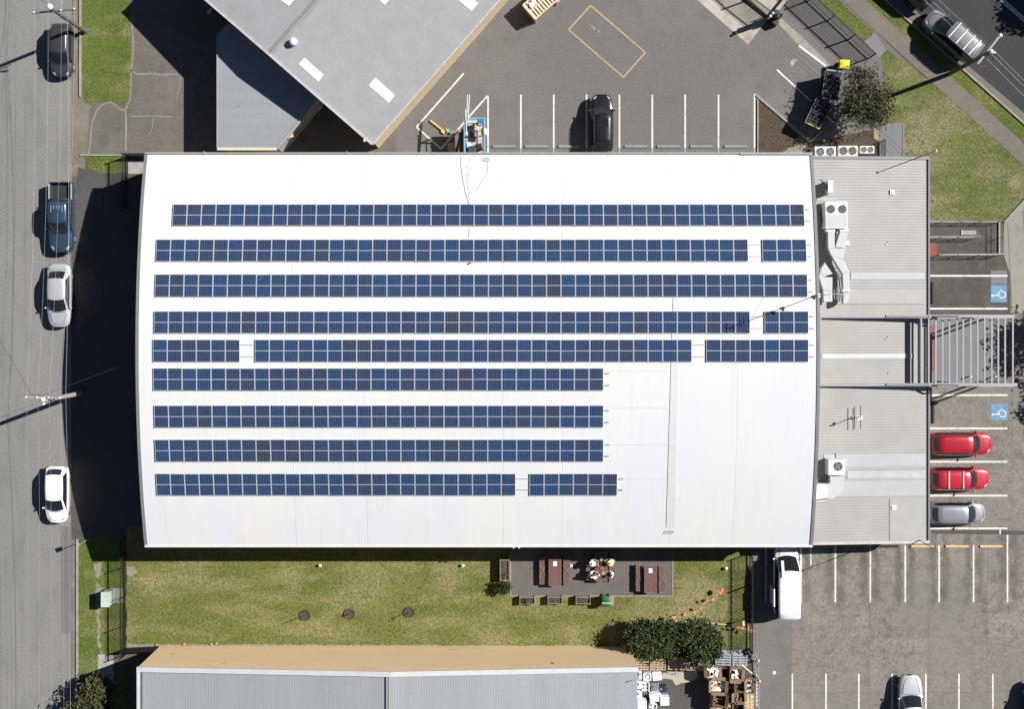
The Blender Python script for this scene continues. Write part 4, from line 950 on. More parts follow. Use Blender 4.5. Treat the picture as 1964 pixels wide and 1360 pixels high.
    g = MB(); g.beam((xb1+.03, -.55*hw, zt(xb1)+.035), (xb1+.06, .10*hw, zt(xb1)+.04), .02, .015); g.beam((xb1+.03, .05*hw, zt(xb1)+.04), (xb1+.05, .62*hw, zt(xb1)+.035), .02, .015); g.build("wiper", m_trim, t)
    return t, hw, zt, (xb0,xr0,xr1,xb1)
def gp(pxx, pyy, h): k = (95-h)/95; return (NX+(pxx-NX)*k, NY+(pyy-NY)*k)
HATCH = (-.485,-.37,.06,.27); SEDAN = (-.40,-.25,.06,.26); SUV = (-.49,-.40,.10,.265)
pm_grey = paint("charcoal_paint", (.045,.047,.052), .3); pm_black_sky = paint("sky_reflection_paint", (.030,.062,.105), .3, .22); pm_sil = paint("silver_paint", (.46,.47,.49), .35)  # the pickup is black; its blue is reflected sky put into the paint colour
pm_wht = paint("white_paint", (.74,.74,.73)); pm_blk = paint("black_paint", (.006,.0065,.008)); pm_red = paint("red_paint", (.33,.010,.022), .1, .3); pm_red2 = paint("bright_red_paint", (.40,.016,.028), .1, .3); pm_sg = paint("steel_grey_paint", (.26,.265,.29), .4); pm_van = paint("silver_grey_paint", (.135,.14,.148), .1, .38)
pm_roof_sky = paint("sky_reflection_roof_paint", (.07,.12,.19), .5, .25)  # sky reflection on the black pickup's roof, mixed into the colour
car("parked_car", "dark grey hatchback parked at the kerb under the power pole shadow", *gp(116.5,95,.9), -90, 4.05, 1.72, 1.48, pm_grey, HATCH)
t, hw, zt, cb = car("pickup_truck", "black pickup truck tinted sky blue with an open black tray parked on the street", *gp(117,416,.9), -90, 5.35, 1.86, 1.78, pm_black_sky, (-.235,-.20,.085,.235), hoodf=.54, hoodb=.62, deck=.60, bed=(-.49,-.235), nexp=6)
t["category"] = "pickup"; L = 5.35
b = MB(); b.bx(-.488*L,-.84*hw,.60,-.24*L,.84*hw,.66); b.build("tray_floor", m_trim, t)
for k in range(7): pass
b = MB(); b.bx(-.497*L,-.86*hw,.60,-.483*L,.86*hw,1.08); b.build("tailgate", pm_black_sky, t, False, .02)
b = MB(); b.tube([(-.245*L,-.8*hw,1.05),(-.25*L,-.72*hw,1.45),(-.25*L,.72*hw,1.45),(-.245*L,.8*hw,1.05)], .035, 8); b.build("sports_bar", m_trim, t)
for sy in (-1,1): b = MB(); b.bx(-.47*L, sy*.855*hw, 1.07, -.25*L, sy*.955*hw, 1.10); b.build("tray_rail", pm_sil, t)
b = MB(); [b.box((-.105*L, y, 1.845-.02*abs(y)), (.50,.035,.02)) for y in (-.42,-.21,0,.21,.42)]; b.build("roof_rib", pm_sil, t)
b = MB(); b.box((-.06*L,0,1.826),(1.35,1.18,.012)); 
b = MB(); b.tube([(.46*L,-.8*hw,.62),(.50*L,-.6*hw,.66),(.515*L,0,.68),(.50*L,.6*hw,.66),(.46*L,.8*hw,.62)], .05, 8); b.build("bull_bar", m_trim, t)
b = MB(); b.tube([(.47*L,.62*hw,.9),(.47*L,.62*hw,1.9)], .012, 5); b.build("whip_aerial", m_trim, t)
car("parked_car", "silver sedan parked between the sky tinted pickup and the power pole", *gp(112,566.5,.9), -90, 4.80, 1.80, 1.46, pm_sil, SEDAN, hoodf=.50)
car("parked_car", "white hatchback parked alone at the edge of the warehouse shadow", *gp(107.5,949.5,.9), -90, 4.30, 1.76, 1.46, pm_wht, (-.47,-.355,.07,.29))
car("parked_car", "glossy black SUV parked nose out in the white lined asphalt bays", *gp(1154.5,235,1.0), 90, 4.40, 1.80, 1.62, pm_blk, (-.485,-.38,.12,.27), sunroof=True, rails=m_trim)
car("parked_car", "plain red hatchback parked nose out beside the office, the upper red car", *gp(1846,852,1.0), 0, 4.65, 1.80, 1.50, pm_red, (-.485,-.40,.13,.28), rails=m_trim)
car("parked_car", "red wagon with two white roof bars parked nose out beside the office", *gp(1842,919,1.0), 0, 4.50, 1.78, 1.56, pm_red2, (-.485,-.40,.12,.27), bars=(-.24,.0))
car("parked_car", "steel grey hatchback parked nose out below the two red cars", *gp(1838,986,1.0), 0, 4.25, 1.74, 1.48, pm_sg, (-.485,-.385,.13,.30))
car("parked_car", "white silver car cut off by the bottom edge, in the lower concrete bays", *gp(1748,1357,.9), 90, 4.70, 1.82, 1.46, pm_sil, (-.45,-.30,.02,.20))
car("parked_car", "dark car at the bottom right corner, only its shadow side in view", *gp(1990,1368,.9), 90, 4.6, 1.82, 1.6, pm_blk, SUV)
car("parked_car", "dark vehicle on the main road cut off by the top edge", *gp(1738,-34,.9), 138.7, 4.9, 1.88, 1.7, pm_blk, SUV)
VAN = (-.495,-.480,.205,.36)
t, hw, zt, cb = car("parked_van", "silver grey van with four white roof bars parked on the main road", *gp(1831.5,63.5,1.6), 138.7, 4.75, 1.74, 2.00, pm_van, (-.495,-.48,.105,.325), hoodf=.46, hoodb=.56, deck=.56, bars=(.05,-.10,-.25,-.37), nexp=7, roofw=.86, rails=m_pgreyl); t["category"] = "van"
t, hw, zt, cb = car("parked_van", "long white van with its side door slid open beside the warehouse", *gp(1512,1119,1.6), 90, 5.35, 1.92, 2.10, pm_wht, (-.495,-.485,.175,.385), hoodf=.44, hoodb=.54, deck=.54, nexp=6, roofw=.88); t["category"] = "van"
b = MB(); b.box((-.20*5.35, hw+.16, 1.15), (1.35,.10,1.5)); b.build("sliding_door", pm_wht, t, False, .03)
for x in (-.10,-.26,-.42): b = MB(); b.box((x*5.35,0,2.15),(.035,1.55,.02)); b.build("roof_seam", m_steel, t)
b = MB(); b.beam((.10*5.35,.50,2.20),(.335*5.35,.56,2.10),.20,.06); b.build("conduit_carrier", m_appl, t)

# ---------------------------------------------------------------- fences
def fence(name, label, pts, H=1.5, post=2.4, pick=.125, mat=None, cat="fence", group=None, plate=True):
    mat = mat or m_blk; P = [G(*p) for p in pts]; t = thing(name, label, cat, P[0], 0, group)
    pk = MB()
    for a, c in zip(P[:-1], P[1:]):
        d = c-a; L = d.length; u = d.normalized(); n = max(1, round(L/post))
        for z in (.22, H-.22): b = MB(); b.beam(a+Vector((0,0,z)), c+Vector((0,0,z)), .05, .065); b.build("rail", mat, t, True)
        for k in range(n+1):
            q = a+u*(L*k/n)+Vector((u.y,-u.x,0))*.05; b = MB(); b.bx(q.x-.035, q.y-.035, 0, q.x+.035, q.y+.035, H+.05); b.build("post", mat, t, True)
        k = pick
        while k < L:
            q = a+u*k; pk.beam((q.x, q.y, .06), (q.x, q.y, H), .034, .034); k += pick
    pk.build("pickets", mat, t, True); return t
fence("picket_fence", "black picket fence along the street side of the south lawn", [(242,1030),(242,1256)], 1.55)
fence("picket_fence", "short black picket fence joining the ochre factory corner to the street fence", [(243,1243),(304,1240)], 1.5)
fence("picket_fence", "black picket gate panel by the north west corner of the warehouse", [(246,299),(246,400)], 1.65)
fence("picket_fence", "black picket fence between the brown driveway and the warehouse corner", [(246,297.5),(330,297.5)], 1.2)
fence("picket_fence", "black picket fence between the south lawn and the concrete car park", [(1437,1062),(1437,1245)], 1.55)
fence("picket_fence", "black picket fence along the grass verge beside the footpath", [(1470,-76),(1551,0),(1668,110)], 1.75)
fence("picket_fence", "low black picket screen beside the outdoor condensers", [(1690,272),(1690,303)], 1.2)
gt = fence("sliding_gate", "heavy black sliding gate at the pale concrete driveway entrance", [(1330,-95),(1431,0),(1480,38)], 1.75, 1.8, .125, None, "gate")
b = MB(); b.beam(G(1330,-95,.15), G(1480,38,.15), .12, .14); b.build("bottom_rail", m_blk, gt, True)
b = MB(); q = G(1478,36); b.bx(q.x-.16, q.y-.16, 0, q.x+.16, q.y+.16, 2.3); b.build("gate_post", m_blk, gt, True)
b = MB(); q = G(1475,37); b.box((q.x+.35, q.y-.32, .35), (.5,.4,.7), -.7); b.build("gate_motor", m_trim, gt, True, .03)
for k, (x, y) in enumerate(((1475,33),(1480,27))):
    q = G(x, y, 1.9); b = MB(); b.ball((q.x, q.y, 2.36), .11); b.bx(q.x-.05, q.y-.05, 1.6, q.x+.05, q.y+.05, 2.3); b.build("gate_lamp", m_appl, gt, True)
fence("picket_fence", "short black picket return beside the sliding gate post", [(1480,26),(1493,36),(1484,42)], 1.5)
b = MB(); b.beam(G(1484,26,.2), G(1505,0,.2), .28, .4); b.beam(G(1505,0,.2), G(1545,-48,.2), .28, .4); single(b, "low_wall", m_conc, "low pale concrete wall behind the sliding gate lamps", "wall")
fence("mesh_fence", "thin grey mesh fence beside the pile of cardboard bins", [(1437,1246),(1448,1268),(1449,1300),(1449,1460)], 1.5, 2.0, .30, m_steel)
for x, y, lab in ((1447,1257,"white capped post at the top of the grey mesh fence"),(1449,1296,"white capped post beside the cardboard bins")):
    b = MB(); q = G(x, y); b.cyl((q.x, q.y, 0), .06, 1.6, 10); b.ball((q.x, q.y, 1.62), .08); single(b, "white_post", m_appl, lab, "post")
# ramp railings
def railing(label, pts, H=.95):
    P = [G(*p) for p in pts]; t = thing("ramp_railing", label, "railing", P[0], 0, "railings of the office ramp")
    for z, r in ((H, .032), (H*.62, .024)):
        b = MB(); b.tube([q+Vector((0,0,z)) for q in P], r, 8); b.build("rail", m_pgreyl, t, True)
    for a, c in zip(P[:-1], P[1:]):
        n = max(1, round((c-a).length/1.5))
        for k in range(n+1): q = a.lerp(c, k/n); b = MB(); b.cyl((q.x, q.y, 0), .024, H, 8); b.build("post", m_pgreyl, t, True)
        b = MB(); b.beam(a+Vector((0,0,.06)), c+Vector((0,0,.06)), .12, .12); b.build("kerb", m_conc, t, True)
railing("long three sided grey railing round the outside of the office ramp", [(1770,425),(1916,425),(1916,488),(1800,489)])
railing("straight grey railing down the middle of the office ramp", [(1770,455),(1872,455)])
b = MB(); b.beam(G(1843,446,.04), G(1872,446,.04), .35, .08); single(b, "kerb_block", m_conc, "pale concrete block between the ramp railings", "block")
# wheel stops
def stop(x0, y0, x1, y1, mt, lab, grp, w=.22):
    a, c = G(x0, y0), G(x1, y1); d = (c-a).normalized(); n = Vector((-d.y, d.x, 0)); b = MB()
    prof = [(-w/2,.02),(-w/2,.06),(-w/4,.12),(w/4,.12),(w/2,.06),(w/2,.02)]
    vs = [q+n*o+Vector((0,0,z)) for q in (a, c) for o, z in prof]; b.add(vs, [(i,i+1,i+7,i+6)[::-1] for i in range(5)]+[(0,1,2,3,4,5)[::-1],(6,7,8,9,10,11)][::1])
    return single(b, "wheel_stop", mt, lab, "wheel stop", grp)
pl = ["next to the blue lift","second from the blue lift","behind the black SUV's left side","second right of the black SUV's bay","third right of the black SUV's bay","last but one before the mulch bed","beside the mulch bed"]
for (x0, x1), l in zip([(945,989),(1007,1050),(1071,1112),(1198,1241),(1260,1304),(1324,1367),(1389,1432)], pl):
    stop(x0, 281, x1, 281, m_stopc, "grey concrete wheel stop under the north eave, "+l, "grey wheel stops under the north eave")
for a in ((1788,541,1788,582,"in the upper blue symbol bay"),(1789,770,1789,812,"in the lower blue symbol bay")): stop(*a[:4], m_stopd, "black rubber wheel stop "+a[4], "black wheel stops")
stop(1680,1048,1722,1048, m_stopd, "black rubber wheel stop left of the tan wheel stops", "black wheel stops", .2)
for x0, x1, l in ((1747,1790,"left of the three"),(1813,1857,"middle of the three"),(1879,1922,"right of the three")): stop(x0, 1048.5, x1, 1048.5, m_stopy, "long tan wheel stop in the concrete car park, "+l, "tan wheel stops", .2)

# ---------------------------------------------------------------- condensers on the ground
def cond(px0, py0, w, d, lab, bm, mt, h=1.5, r=.27):
    k = (95-h)/95/25; q = G(px0, py0, h); t = thing("condenser_unit", lab, "air conditioner", (q.x, q.y, 0), 0, "condensers on the ground behind the office")
    b = MB(); b.box((0,0,h/2+.05), (w*k, d*k, h-.1)); b.build("cabinet", mt, t, False, .02)
    for s in (-1,1): fan(t, (s*w*k*.235, 0, h+.004), r, bm)
    b = MB(); b.bx(-w*k/2+.05,-d*k/2+.05,0,-w*k/2+.15,d*k/2-.05,.1); b.bx(w*k/2-.15,-d*k/2+.05,0,w*k/2-.05,d*k/2-.05,.1); b.build("stand", m_steel, t)
cond(1583,290.5,40,20,"clean white twin fan condenser nearest the warehouse corner", m_blade2, m_appl, 1.6, .30)
cond(1626.5,289,37,20,"cream twin fan condenser in the middle of the three", m_bladeb, M("cream_enamel", (.62,.56,.48), .5), 1.5, .30)
cond(1663.5,286.5,27,14.5,"smallest twin fan condenser, beside the low picket screen", m_blade2, M("aged_enamel", (.60,.58,.52), .5), 1.2, .21)
b = MB(); q = G(1580,269); b.ball((q.x, q.y, .1), .12); b.cyl((q.x, q.y, 0), .05, .08); single(b, "garden_spot", m_appl, "small white garden light by the mulch bed corner", "light")

# ---------------------------------------------------------------- power poles and wires
m_pole = M("weathered_timber", (.27,.25,.22), .9, var=.2, vs=3., bmp=.4); m_pole2 = M("dark_timber", (.09,.085,.08), .9, var=.2, vs=3., bmp=.3); m_ins = M("white_insulator", (.72,.72,.70), .3)
m_wire = M("bare_wire", (.40,.40,.40), .4, .4); m_wired = M("black_wire", (.03,.03,.03), .6)
def pole(base, top, lab, mt, arms, r=(.17,.11)):
    B = G(*base); t = thing("power_pole", lab, "power pole", B)
    T = Vector(top)-B
    b = MB(); b.tube([(0,0,0), T*.5, T], [r[0], (r[0]+r[1])/2, r[1]], 12); b.build("pole", mt, t)
    for p, q, zz in arms:
        P, Q = G(*p, zz), G(*q, zz); b = MB(); b.beam(P-B, Q-B, .10, .10); o = b.build("crossarm", mt, t)
        n = 4
        for k in range(n):
            w = P.lerp(Q, .03+k*.94/(n-1)); b = MB(); b.cyl(w-B+Vector((0,0,.05)), .05, .12, 8); b.ball(w-B+Vector((0,0,.2)), .06, 8, 6); b.build("insulator", m_ins, o)
    return t
h1 = 7.5
t1 = pole((164,60), G(97,15,7.9), "dark power pole leaning over the dark grey hatchback at the top left", m_pole2, [((64,24),(146,17),7.4)], (.16,.11))
b = MB(); q = G(97,13,7.9)-t1.location; b.ball(q+Vector((0,0,.15)), .22, 10, 7); b.build("pole_cap", m_ins, t1)
b = MB(); q = G(118,35,5.6)-t1.location; b.beam(q, G(113,25,6.9)-t1.location, .06, .06); b.build("brace", m_pole2, t1)
t2 = pole((155,754.5), G(84,769,7.7), "pale timber power pole with a white lamp on the street beside the warehouse shadow", m_pole, [((49,761.5),(118,763),7.2)], (.19,.13))
b = MB(); q = G(83,766,7.6)-t2.location; b.ball(q+Vector((0,0,.1)), .16, 12, 7); b.build("lamp", m_ins, t2)
b = MB(); q = G(83,774,7.3)-t2.location; b.ball(q, .14, 8, 6); b.beam(q, q+Vector((0,.4,0)), .06, .06); b.build("insulator", m_ins, t2)
b = MB(); b.beam(G(60,757,7.0)-t2.location, G(82,759,7.0)-t2.location, .08, .08); b.build("crossarm", m_pole2, t2)
b = MB(); b.tube([G(90,764,7.2)-t2.location, G(94,768,7.1)-t2.location, G(101,767,7.0)-t2.location, G(106,764,7)-t2.location], .05, 6); b.build("cable_loop", m_wired, t2)
t3 = pole((1818,142.5), G(1900,99,8.0), "tall power pole with a long pale street light arm beside the silver grey van", m_pole2, [((1884,101),(1899,80),7.3)], (.17,.12))
b = MB(); P, Q = G(1875,122,7.7), G(1916,70,7.9); b.beam(P-t3.location, Q-t3.location, .14, .12); b.build("lamp_arm", m_pgreyl, t3)
b = MB(); q = G(1919,67,7.9)-t3.location; b.ball(q, .14, 10, 6, 0, (1,1,.6)); b.build("lamp", m_ins, t3)
b = MB(); q = G(1901,98,8.1)-t3.location; b.ball(q, .17, 12, 7); b.ball(q+Vector((.28,-.06,-.1)), .09, 8, 6); b.build("pole_cap", m_ins, t3)
b = MB(); pts = [G(1875,129,7.2), G(1888,127,6.8), G(1898,121,6.8), G(1906,112,7.0), G(1909,101,7.5)]; b.tube([p-t3.location for p in pts], .035, 6); b.build("cable_loop", m_wired, t3)
def wire(a, c, lab, sag=.5, r=.0058, mt=None, grp="overhead wires on the poles"):
    A_, C_ = Vector(a), Vector(c); n = 16; b = MB()
    b.tube([A_.lerp(C_, k/n)+Vector((0,0,-sag*4*(k/n)*(1-k/n))) for k in range(n+1)], r, 5)
    return single(b, "overhead_wire", mt or m_wire, lab, "wire", grp)
arm1 = [G(64+82*f, 24-7*f, 7.6) for f in (.03,.344,.657,.97)]; arm2 = [G(49+69*f, 761.5+1.5*f, 7.4) for f in (.03,.344,.657,.97)]
nm = ["westernmost","second from the west","second from the east","easternmost"]
for k in range(4):
    wire(arm1[k], arm2[k], "street wire between the two left poles, "+nm[k]+" of four", .55)
    wire(arm2[k], G(38+25*k+6, 1700, 7.4), "street wire running south from the pale pole, "+nm[k]+" of four", .5)
    wire(arm1[k], G(70+24*k, -700, 7.5), "street wire running north from the dark pole, "+nm[k]+" of four", .5)
wire(G(129,20,6.6), G(126,757,6.4), "lower thick street wire hanging close to the kerb line", .45, .009); wire(G(126,757,6.4), G(134,1700,6.4), "lower thick street wire running on south of the pale pole", .45, .009)
wire(G(60,757,7.0), G(-60,560,6.5), "dark service wire crossing the street north west from the pale pole", .3, .014, m_wired); wire(G(84,757,7.0), G(262,690,5.6), "dark service wire from the pale pole towards the warehouse", .3, .01, m_wired)
wire(G(97,8,7.2), G(-60,-60,7), "dark service wire leaving the top left pole westward", .3, .012, m_wired)
wire(G(12,-20,6.5), G(1,110,6.2), "dark wire crossing the far left street edge", .2, .014, m_wired)
for k, (p, q) in enumerate([((1884,101),(1740,-36)),((1890,93),(1752,-36)),((1897,84),(1766,-36)),((1899,100),(2200,386)),((1905,95),(2210,386)),((1893,112),(2180,390))]):
    wire(G(*p, 7.4), G(*q, 7.4), "road wire "+["running north west over the van, the nearest","running north west over the van, the middle","running north west over the van, the farthest","running south east from the lamp pole, the middle","running south east from the lamp pole, the farthest","running south east from the lamp pole, the nearest"][k], .25, .008)
# street sign
q = G(167,1036); t = thing("street_sign", "small street sign on a thin pole seen edge on by the kerb", "sign", q)
b = MB(); b.tube([(0,0,0),(0,0,2.25)], .035, 8); b.build("pole", m_steel, t)
b = MB(); b.box((0,.06,2.05), (.03,.34,.45), .5); b.build("sign_plate", m_steel, t)
# kiosk and pit lid
q = G(212,1143.5); t = thing("utility_cabinet", "pale green utility cabinet on a white slab beside the street fence", "cabinet", q)
b = MB(); b.box((0,0,.62), (.60,1.08,1.18)); b.build("cabinet", M("pale_green_enamel", (.30,.35,.31), .5), t, False, .03)
b = MB(); b.box((.42,.05,.03), (1.2,1.1,.06)); b.build("plinth", m_pale, t)
b = MB(); b.box((0,0,1.23), (.66,1.14,.04)); b.build("lid", M("pale_green_lid", (.36,.42,.38), .5), t)
for x, y, lab in ((615,1084,"white round light on the lawn, the western one near the eave shadow"),(888,1084,"white round light on the lawn, the eastern one near the eave shadow"),(1392,1089.5,"white round light on the lawn beside the car park fence"),(1095,1084.5,"white round light on the terrace between two picnic tables")):
    b = MB(); q = G(x, y); b.cyl((q.x, q.y, 0), .05, .25, 10); b.ball((q.x, q.y, .28), .125, 14, 7, 0, (1,1,.6)); single(b, "garden_light", m_appl, lab, "light", "round garden lights")
b = MB(); q = G(1485,1291); b.cyl((q.x, q.y, .012), .13, .03, 16); single(b, "pit_cover", m_appl, "small white round cover on the asphalt strip of the car park", "cover")
# ---------------------------------------------------------------- plants
def crown(name, parent, c, rad, ncl, nlf, size, mat, spread=.33, lean=0.0, hollow=.45, seed=0):
    g = np.random.default_rng(seed+11); out = []
    lobes = [(np.zeros(3), 1.0)]+[(np.array([math.cos(a), math.sin(a), g.uniform(-.2,.5)])*np.array(rad)*g.uniform(.45,.75), g.uniform(.38,.62)) for a in g.uniform(0, 6.283, 7)]
    for k in range(ncl):
        lc_, ls_ = lobes[k % len(lobes)]; ls_ = ls_*(.78 if k % len(lobes) == 0 else 1.0)
        d = g.normal(size=3); d /= np.linalg.norm(d); d[2] = abs(d[2])*1.0 if g.random() < .75 else d[2]
        q = d*np.array(rad)*(hollow+(1-hollow)*g.random()**.6)*g.uniform(.82, 1.12); cr = spread*g.uniform(.6, 1.3)
        q = lc_+q*ls_; nl_ = max(4, int(nlf*g.uniform(.35,1.5)))
        out.append(np.array(c)+q+g.normal(size=(nl_, 3))*cr*np.array([1,1,.7])*.5)
    P_ = np.concatenate(out); n = len(P_)
    nrm = g.normal(size=(n,3)); nrm[:,2] = np.abs(nrm[:,2])+.5; nrm /= np.linalg.norm(nrm, axis=1)[:,None]
    a = np.cross(nrm, g.normal(size=(n,3))); a /= np.linalg.norm(a, axis=1)[:,None]; b_ = np.cross(nrm, a)
    s = (size*g.uniform(.6, 1.4, n))[:,None]
    V = np.stack([P_-a*s, P_+b_*s*.42+nrm*s*.08, P_+a*s, P_-b_*s*.42+nrm*s*.08], 1)
    me = bpy.data.meshes.new(name); me.from_pydata(V.reshape(-1,3).tolist(), [], np.arange(n*4).reshape(-1,4).tolist()); me.materials.append(mat)
    o = bpy.data.objects.new(name, me); COL.objects.link(o); o.parent = parent; return o
def tree(name, lab, px_, py_, h, rad, ncl, nlf, size, mat, cat="tree", spread=.33, seed=0, tr=.12, zc=None, group=None, hollow=.45):
    B = G(px_, py_); t = thing(name, lab, cat, B, 0, group); zc = zc or h-rad[2]
    b = MB(); b.tube([(0,0,0),(.04,.03,zc*.5),(0,.05,zc)], [tr, tr*.75, tr*.4], 9)
    g = np.random.default_rng(seed)
    for k in range(9):
        a = g.uniform(0, 6.28); e = Vector((math.cos(a)*rad[0]*.75, math.sin(a)*rad[1]*.75, zc+g.uniform(-.2,.6)*rad[2])); s = Vector((0,.04,zc*g.uniform(.45,.9)))
        b.tube([s, s.lerp(e,.5)+Vector((0,0,.1)), e], [tr*.4, tr*.25, tr*.08], 6)
    b.build("trunk", m_bark, t); crown("crown", t, (0,0,zc), rad, ncl, nlf, size, mat, spread, 0, hollow, seed); return t
tree("tree", "sparse olive tree overhanging the dark waste bins beside the verge", 1645, 188, 3.7, (2.05,2.45,1.15), 180, 46, .10, m_leafo, spread=.8, seed=3, tr=.12, hollow=.2)
tree("bushy_tree", "larger dense green tree behind the ochre factory's end, the western of the pair", 1246, 1214, 3.0, (1.95,1.45,1.3), 170, 62, .12, m_leafd, spread=.5, seed=5, zc=1.6)
tree("bushy_tree", "smaller dense green tree behind the ochre factory's end, the eastern of the pair", 1335, 1219, 3.0, (1.6,1.5,1.35), 150, 62, .12, m_leafd, spread=.5, seed=8, zc=1.65)
tree("shrub", "olive shrub on the verge at the bottom left corner of the ochre factory", 197, 1322, 3.0, (1.45,1.35,1.1), 70, 65, .15, m_leafo, "shrub", .55, 12, .07)
tree("shrub", "leafy tree at the bottom edge throwing a shadow onto the street", 165, 1372, 3.2, (1.2,1.1,1.1), 50, 65, .15, m_leafo, "shrub", .5, 13, .07)
tree("shrub", "small dark green bush at the end of the long timber planter", 967, 1123, 1.05, (.46,.42,.38), 34, 46, .08, m_leafb, "shrub", .28, 15, .04)
tree("street_tree", "street tree whose shadow falls across the pergola", 2092, 625, 6.2, (2.6,2.6,1.9), 95, 30, .18, m_leafo, spread=.8, seed=21, hollow=.25)
tree("street_tree", "street tree whose shadow falls on the lower blue symbol bay", 2128, 733, 6.0, (2.0,1.9,1.8), 80, 40, .2, m_leafo, spread=.8, seed=23, hollow=.25)
tree("street_tree", "street tree across the main road throwing a shadow on the centre line", 2098, -30, 6.0, (1.7,1.7,1.6), 90, 60, .2, m_leafo, spread=.7, seed=25, hollow=.25)
# saplings in mulch rings
for (x, y, lab, sd, tall) in ((585,1181,"bare sapling in a brown mulch ring, the one nearest the street",1,1.9),(670,1178,"shortest bare sapling in a brown mulch ring, between the other two",2,.9),(784,1175,"bare sapling in a brown mulch ring, the one nearest the terrace",3,1.7)):
    q = G(x, y); t = thing("sapling", lab, "sapling", q, 0, "saplings on the south lawn"); g = np.random.default_rng(sd)
    b = MB(); N = 22; vs = []
    for (rr, zz) in ((.45,.015),(.45,.09),(.38,.12),(.34,.06),(.0,.05)):
        vs += [(rr*math.cos(k/N*6.283)*(1+.06*g.normal()), rr*.92*math.sin(k/N*6.283)*(1+.06*g.normal()), zz) for k in range(N)]
    b.add(vs, [(i*N+k, i*N+(k+1) % N, (i+1)*N+(k+1) % N, (i+1)*N+k) for i in range(4) for k in range(N)]); b.build("mulch_ring", m_mulch, t)
    b = MB(); b.tube([(0,0,0),(.03,.02,tall*.5),(0,.05,tall)], [.03,.022,.008], 6)
    for k in range(9):
        z = tall*g.uniform(.35,.9); a = g.uniform(0,6.28); L = g.uniform(.2,.5); b.tube([(0,.03,z),(L*.6*math.cos(a),L*.6*math.sin(a),z+.18),(L*math.cos(a),L*math.sin(a),z+.22)], [.012,.009,.004], 5)
    b.build("trunk", m_bark, t)
    b = MB(); b.sheet([((.62+.12*g.normal())*math.cos(k/26*6.283)+.05, (.60+.12*g.normal())*math.sin(k/26*6.283)-.05) for k in range(26)], .012); b.build("bare_soil", M("dry_grass_ring", (.20,.175,.10), .95, var=.3, vs=6.), t)
b = MB()
for x, y in ((353,1236),(405,1236),(415,1235),(300,1237),(1060,1276)):
    q = G(x, y); b.ball((q.x, q.y, .06), .12, 7, 5, 0, (1.3,1,.6))
    single(b, "brick_rubble", M("brick_rubble", (.25,.14,.09), .9, var=.3), "broken brick lying by the ochre wall at "+{353:"the second spot from the west",405:"the third spot from the west",415:"the fourth spot from the west",300:"the wall's west corner",1060:"the wall's east half"}[x], "brick") if x != 1060 else None
    b = MB()

# ---------------------------------------------------------------- picnic tables, benches, planters
m_slat = M("red_brown_slats", (.112,.056,.043), .7, var=.22, vs=4.); m_frame = M("dull_steel_frame", (.20,.17,.16), .5, .3)
def bench(lab, pxx, pyy, L=2.0, w=.46, h=.45, nm="bench", cat="bench", grp="slatted benches on the terrace", cross=True, slats=3):
    k = (95-h)/95/25; q = G(pxx, pyy, h); t = thing(nm, lab, cat, (q.x, q.y, .024), 0, grp)
    b = MB(); sw = w/slats
    for i in range(slats): b.box((-w/2+sw*(i+.5), 0, h-.02), (sw-.012, L, .035))
    b.build("seat" if nm == "bench" else "tabletop", m_slat, t)
    for sy in (-1,1):
        b = MB(); y = sy*(L/2-.10); b.beam((-w/2,y,0.0),(-w/2,y,h-.04),.04,.04); b.beam((w/2,y,0.0),(w/2,y,h-.04),.04,.04); b.beam((-w/2,y,h-.06),(w/2,y,h-.06),.04,.04); b.beam((-w/2,y+sy*.06,.02),(w/2,y+sy*.06,.02),.04,.04); b.build("leg", m_frame, t)
    b = MB()
    for sx in (-1,1): b.beam((sx*(w/2+.012),-L/2,h-.03),(sx*(w/2+.012),L/2,h-.03),.022,.05)
    for sy in (-1,1): b.beam((-w/2,sy*(L/2+.012),h-.03),(w/2,sy*(L/2+.012),h-.03),.022,.05)
    b.build("rim", m_frame, t)
    if cross:
        b = MB(); z = h+.012
        b.beam((-w/2-.04,-.42,z),(w/2+.04,.42,z),.045,.018); b.beam((-w/2-.04,.42,z+.019),(w/2+.04,-.42,z+.019),.045,.018); b.build("brace", m_frame, t)
    return t
def table(lab, pxx, pyy, L=2.05): return bench(lab, pxx, pyy, L, .92, .74, "picnic_table", "table", "picnic tables on the terrace", False, 6)
table("picnic table with a white sheet on it, nearest the long timber planter", 1064.5, 1098)
bench("bench on the left of the table nearest the long timber planter", 1041, 1096); bench("bench on the right of the table nearest the long timber planter", 1087, 1096)
table("middle picnic table with food where four people sit", 1153, 1088, 2.15)
bench("bench under the two people on the left of the middle table", 1130.5, 1086, 2.1); bench("bench under the two people on the right of the middle table", 1174.5, 1088, 2.1)
table("picnic table with a white sheet on it, farthest from the long planter", 1248, 1112)
bench("bench on the left of the table farthest from the long planter", 1226, 1109); bench("bench on the right of the table farthest from the long planter", 1270, 1111)
m_paper = M("white_paper", (.78,.76,.72), .8, var=.03)
for x, y, lab in ((1064.7,1082,"white sheet on the table nearest the long timber planter"),(1247.8,1095,"white sheet on the table farthest from the long planter")):
    b = MB(); b.box(G(x, y, .772), (.27,.34,.012)); single(b, "paper_sheet", m_paper, lab, "paper")
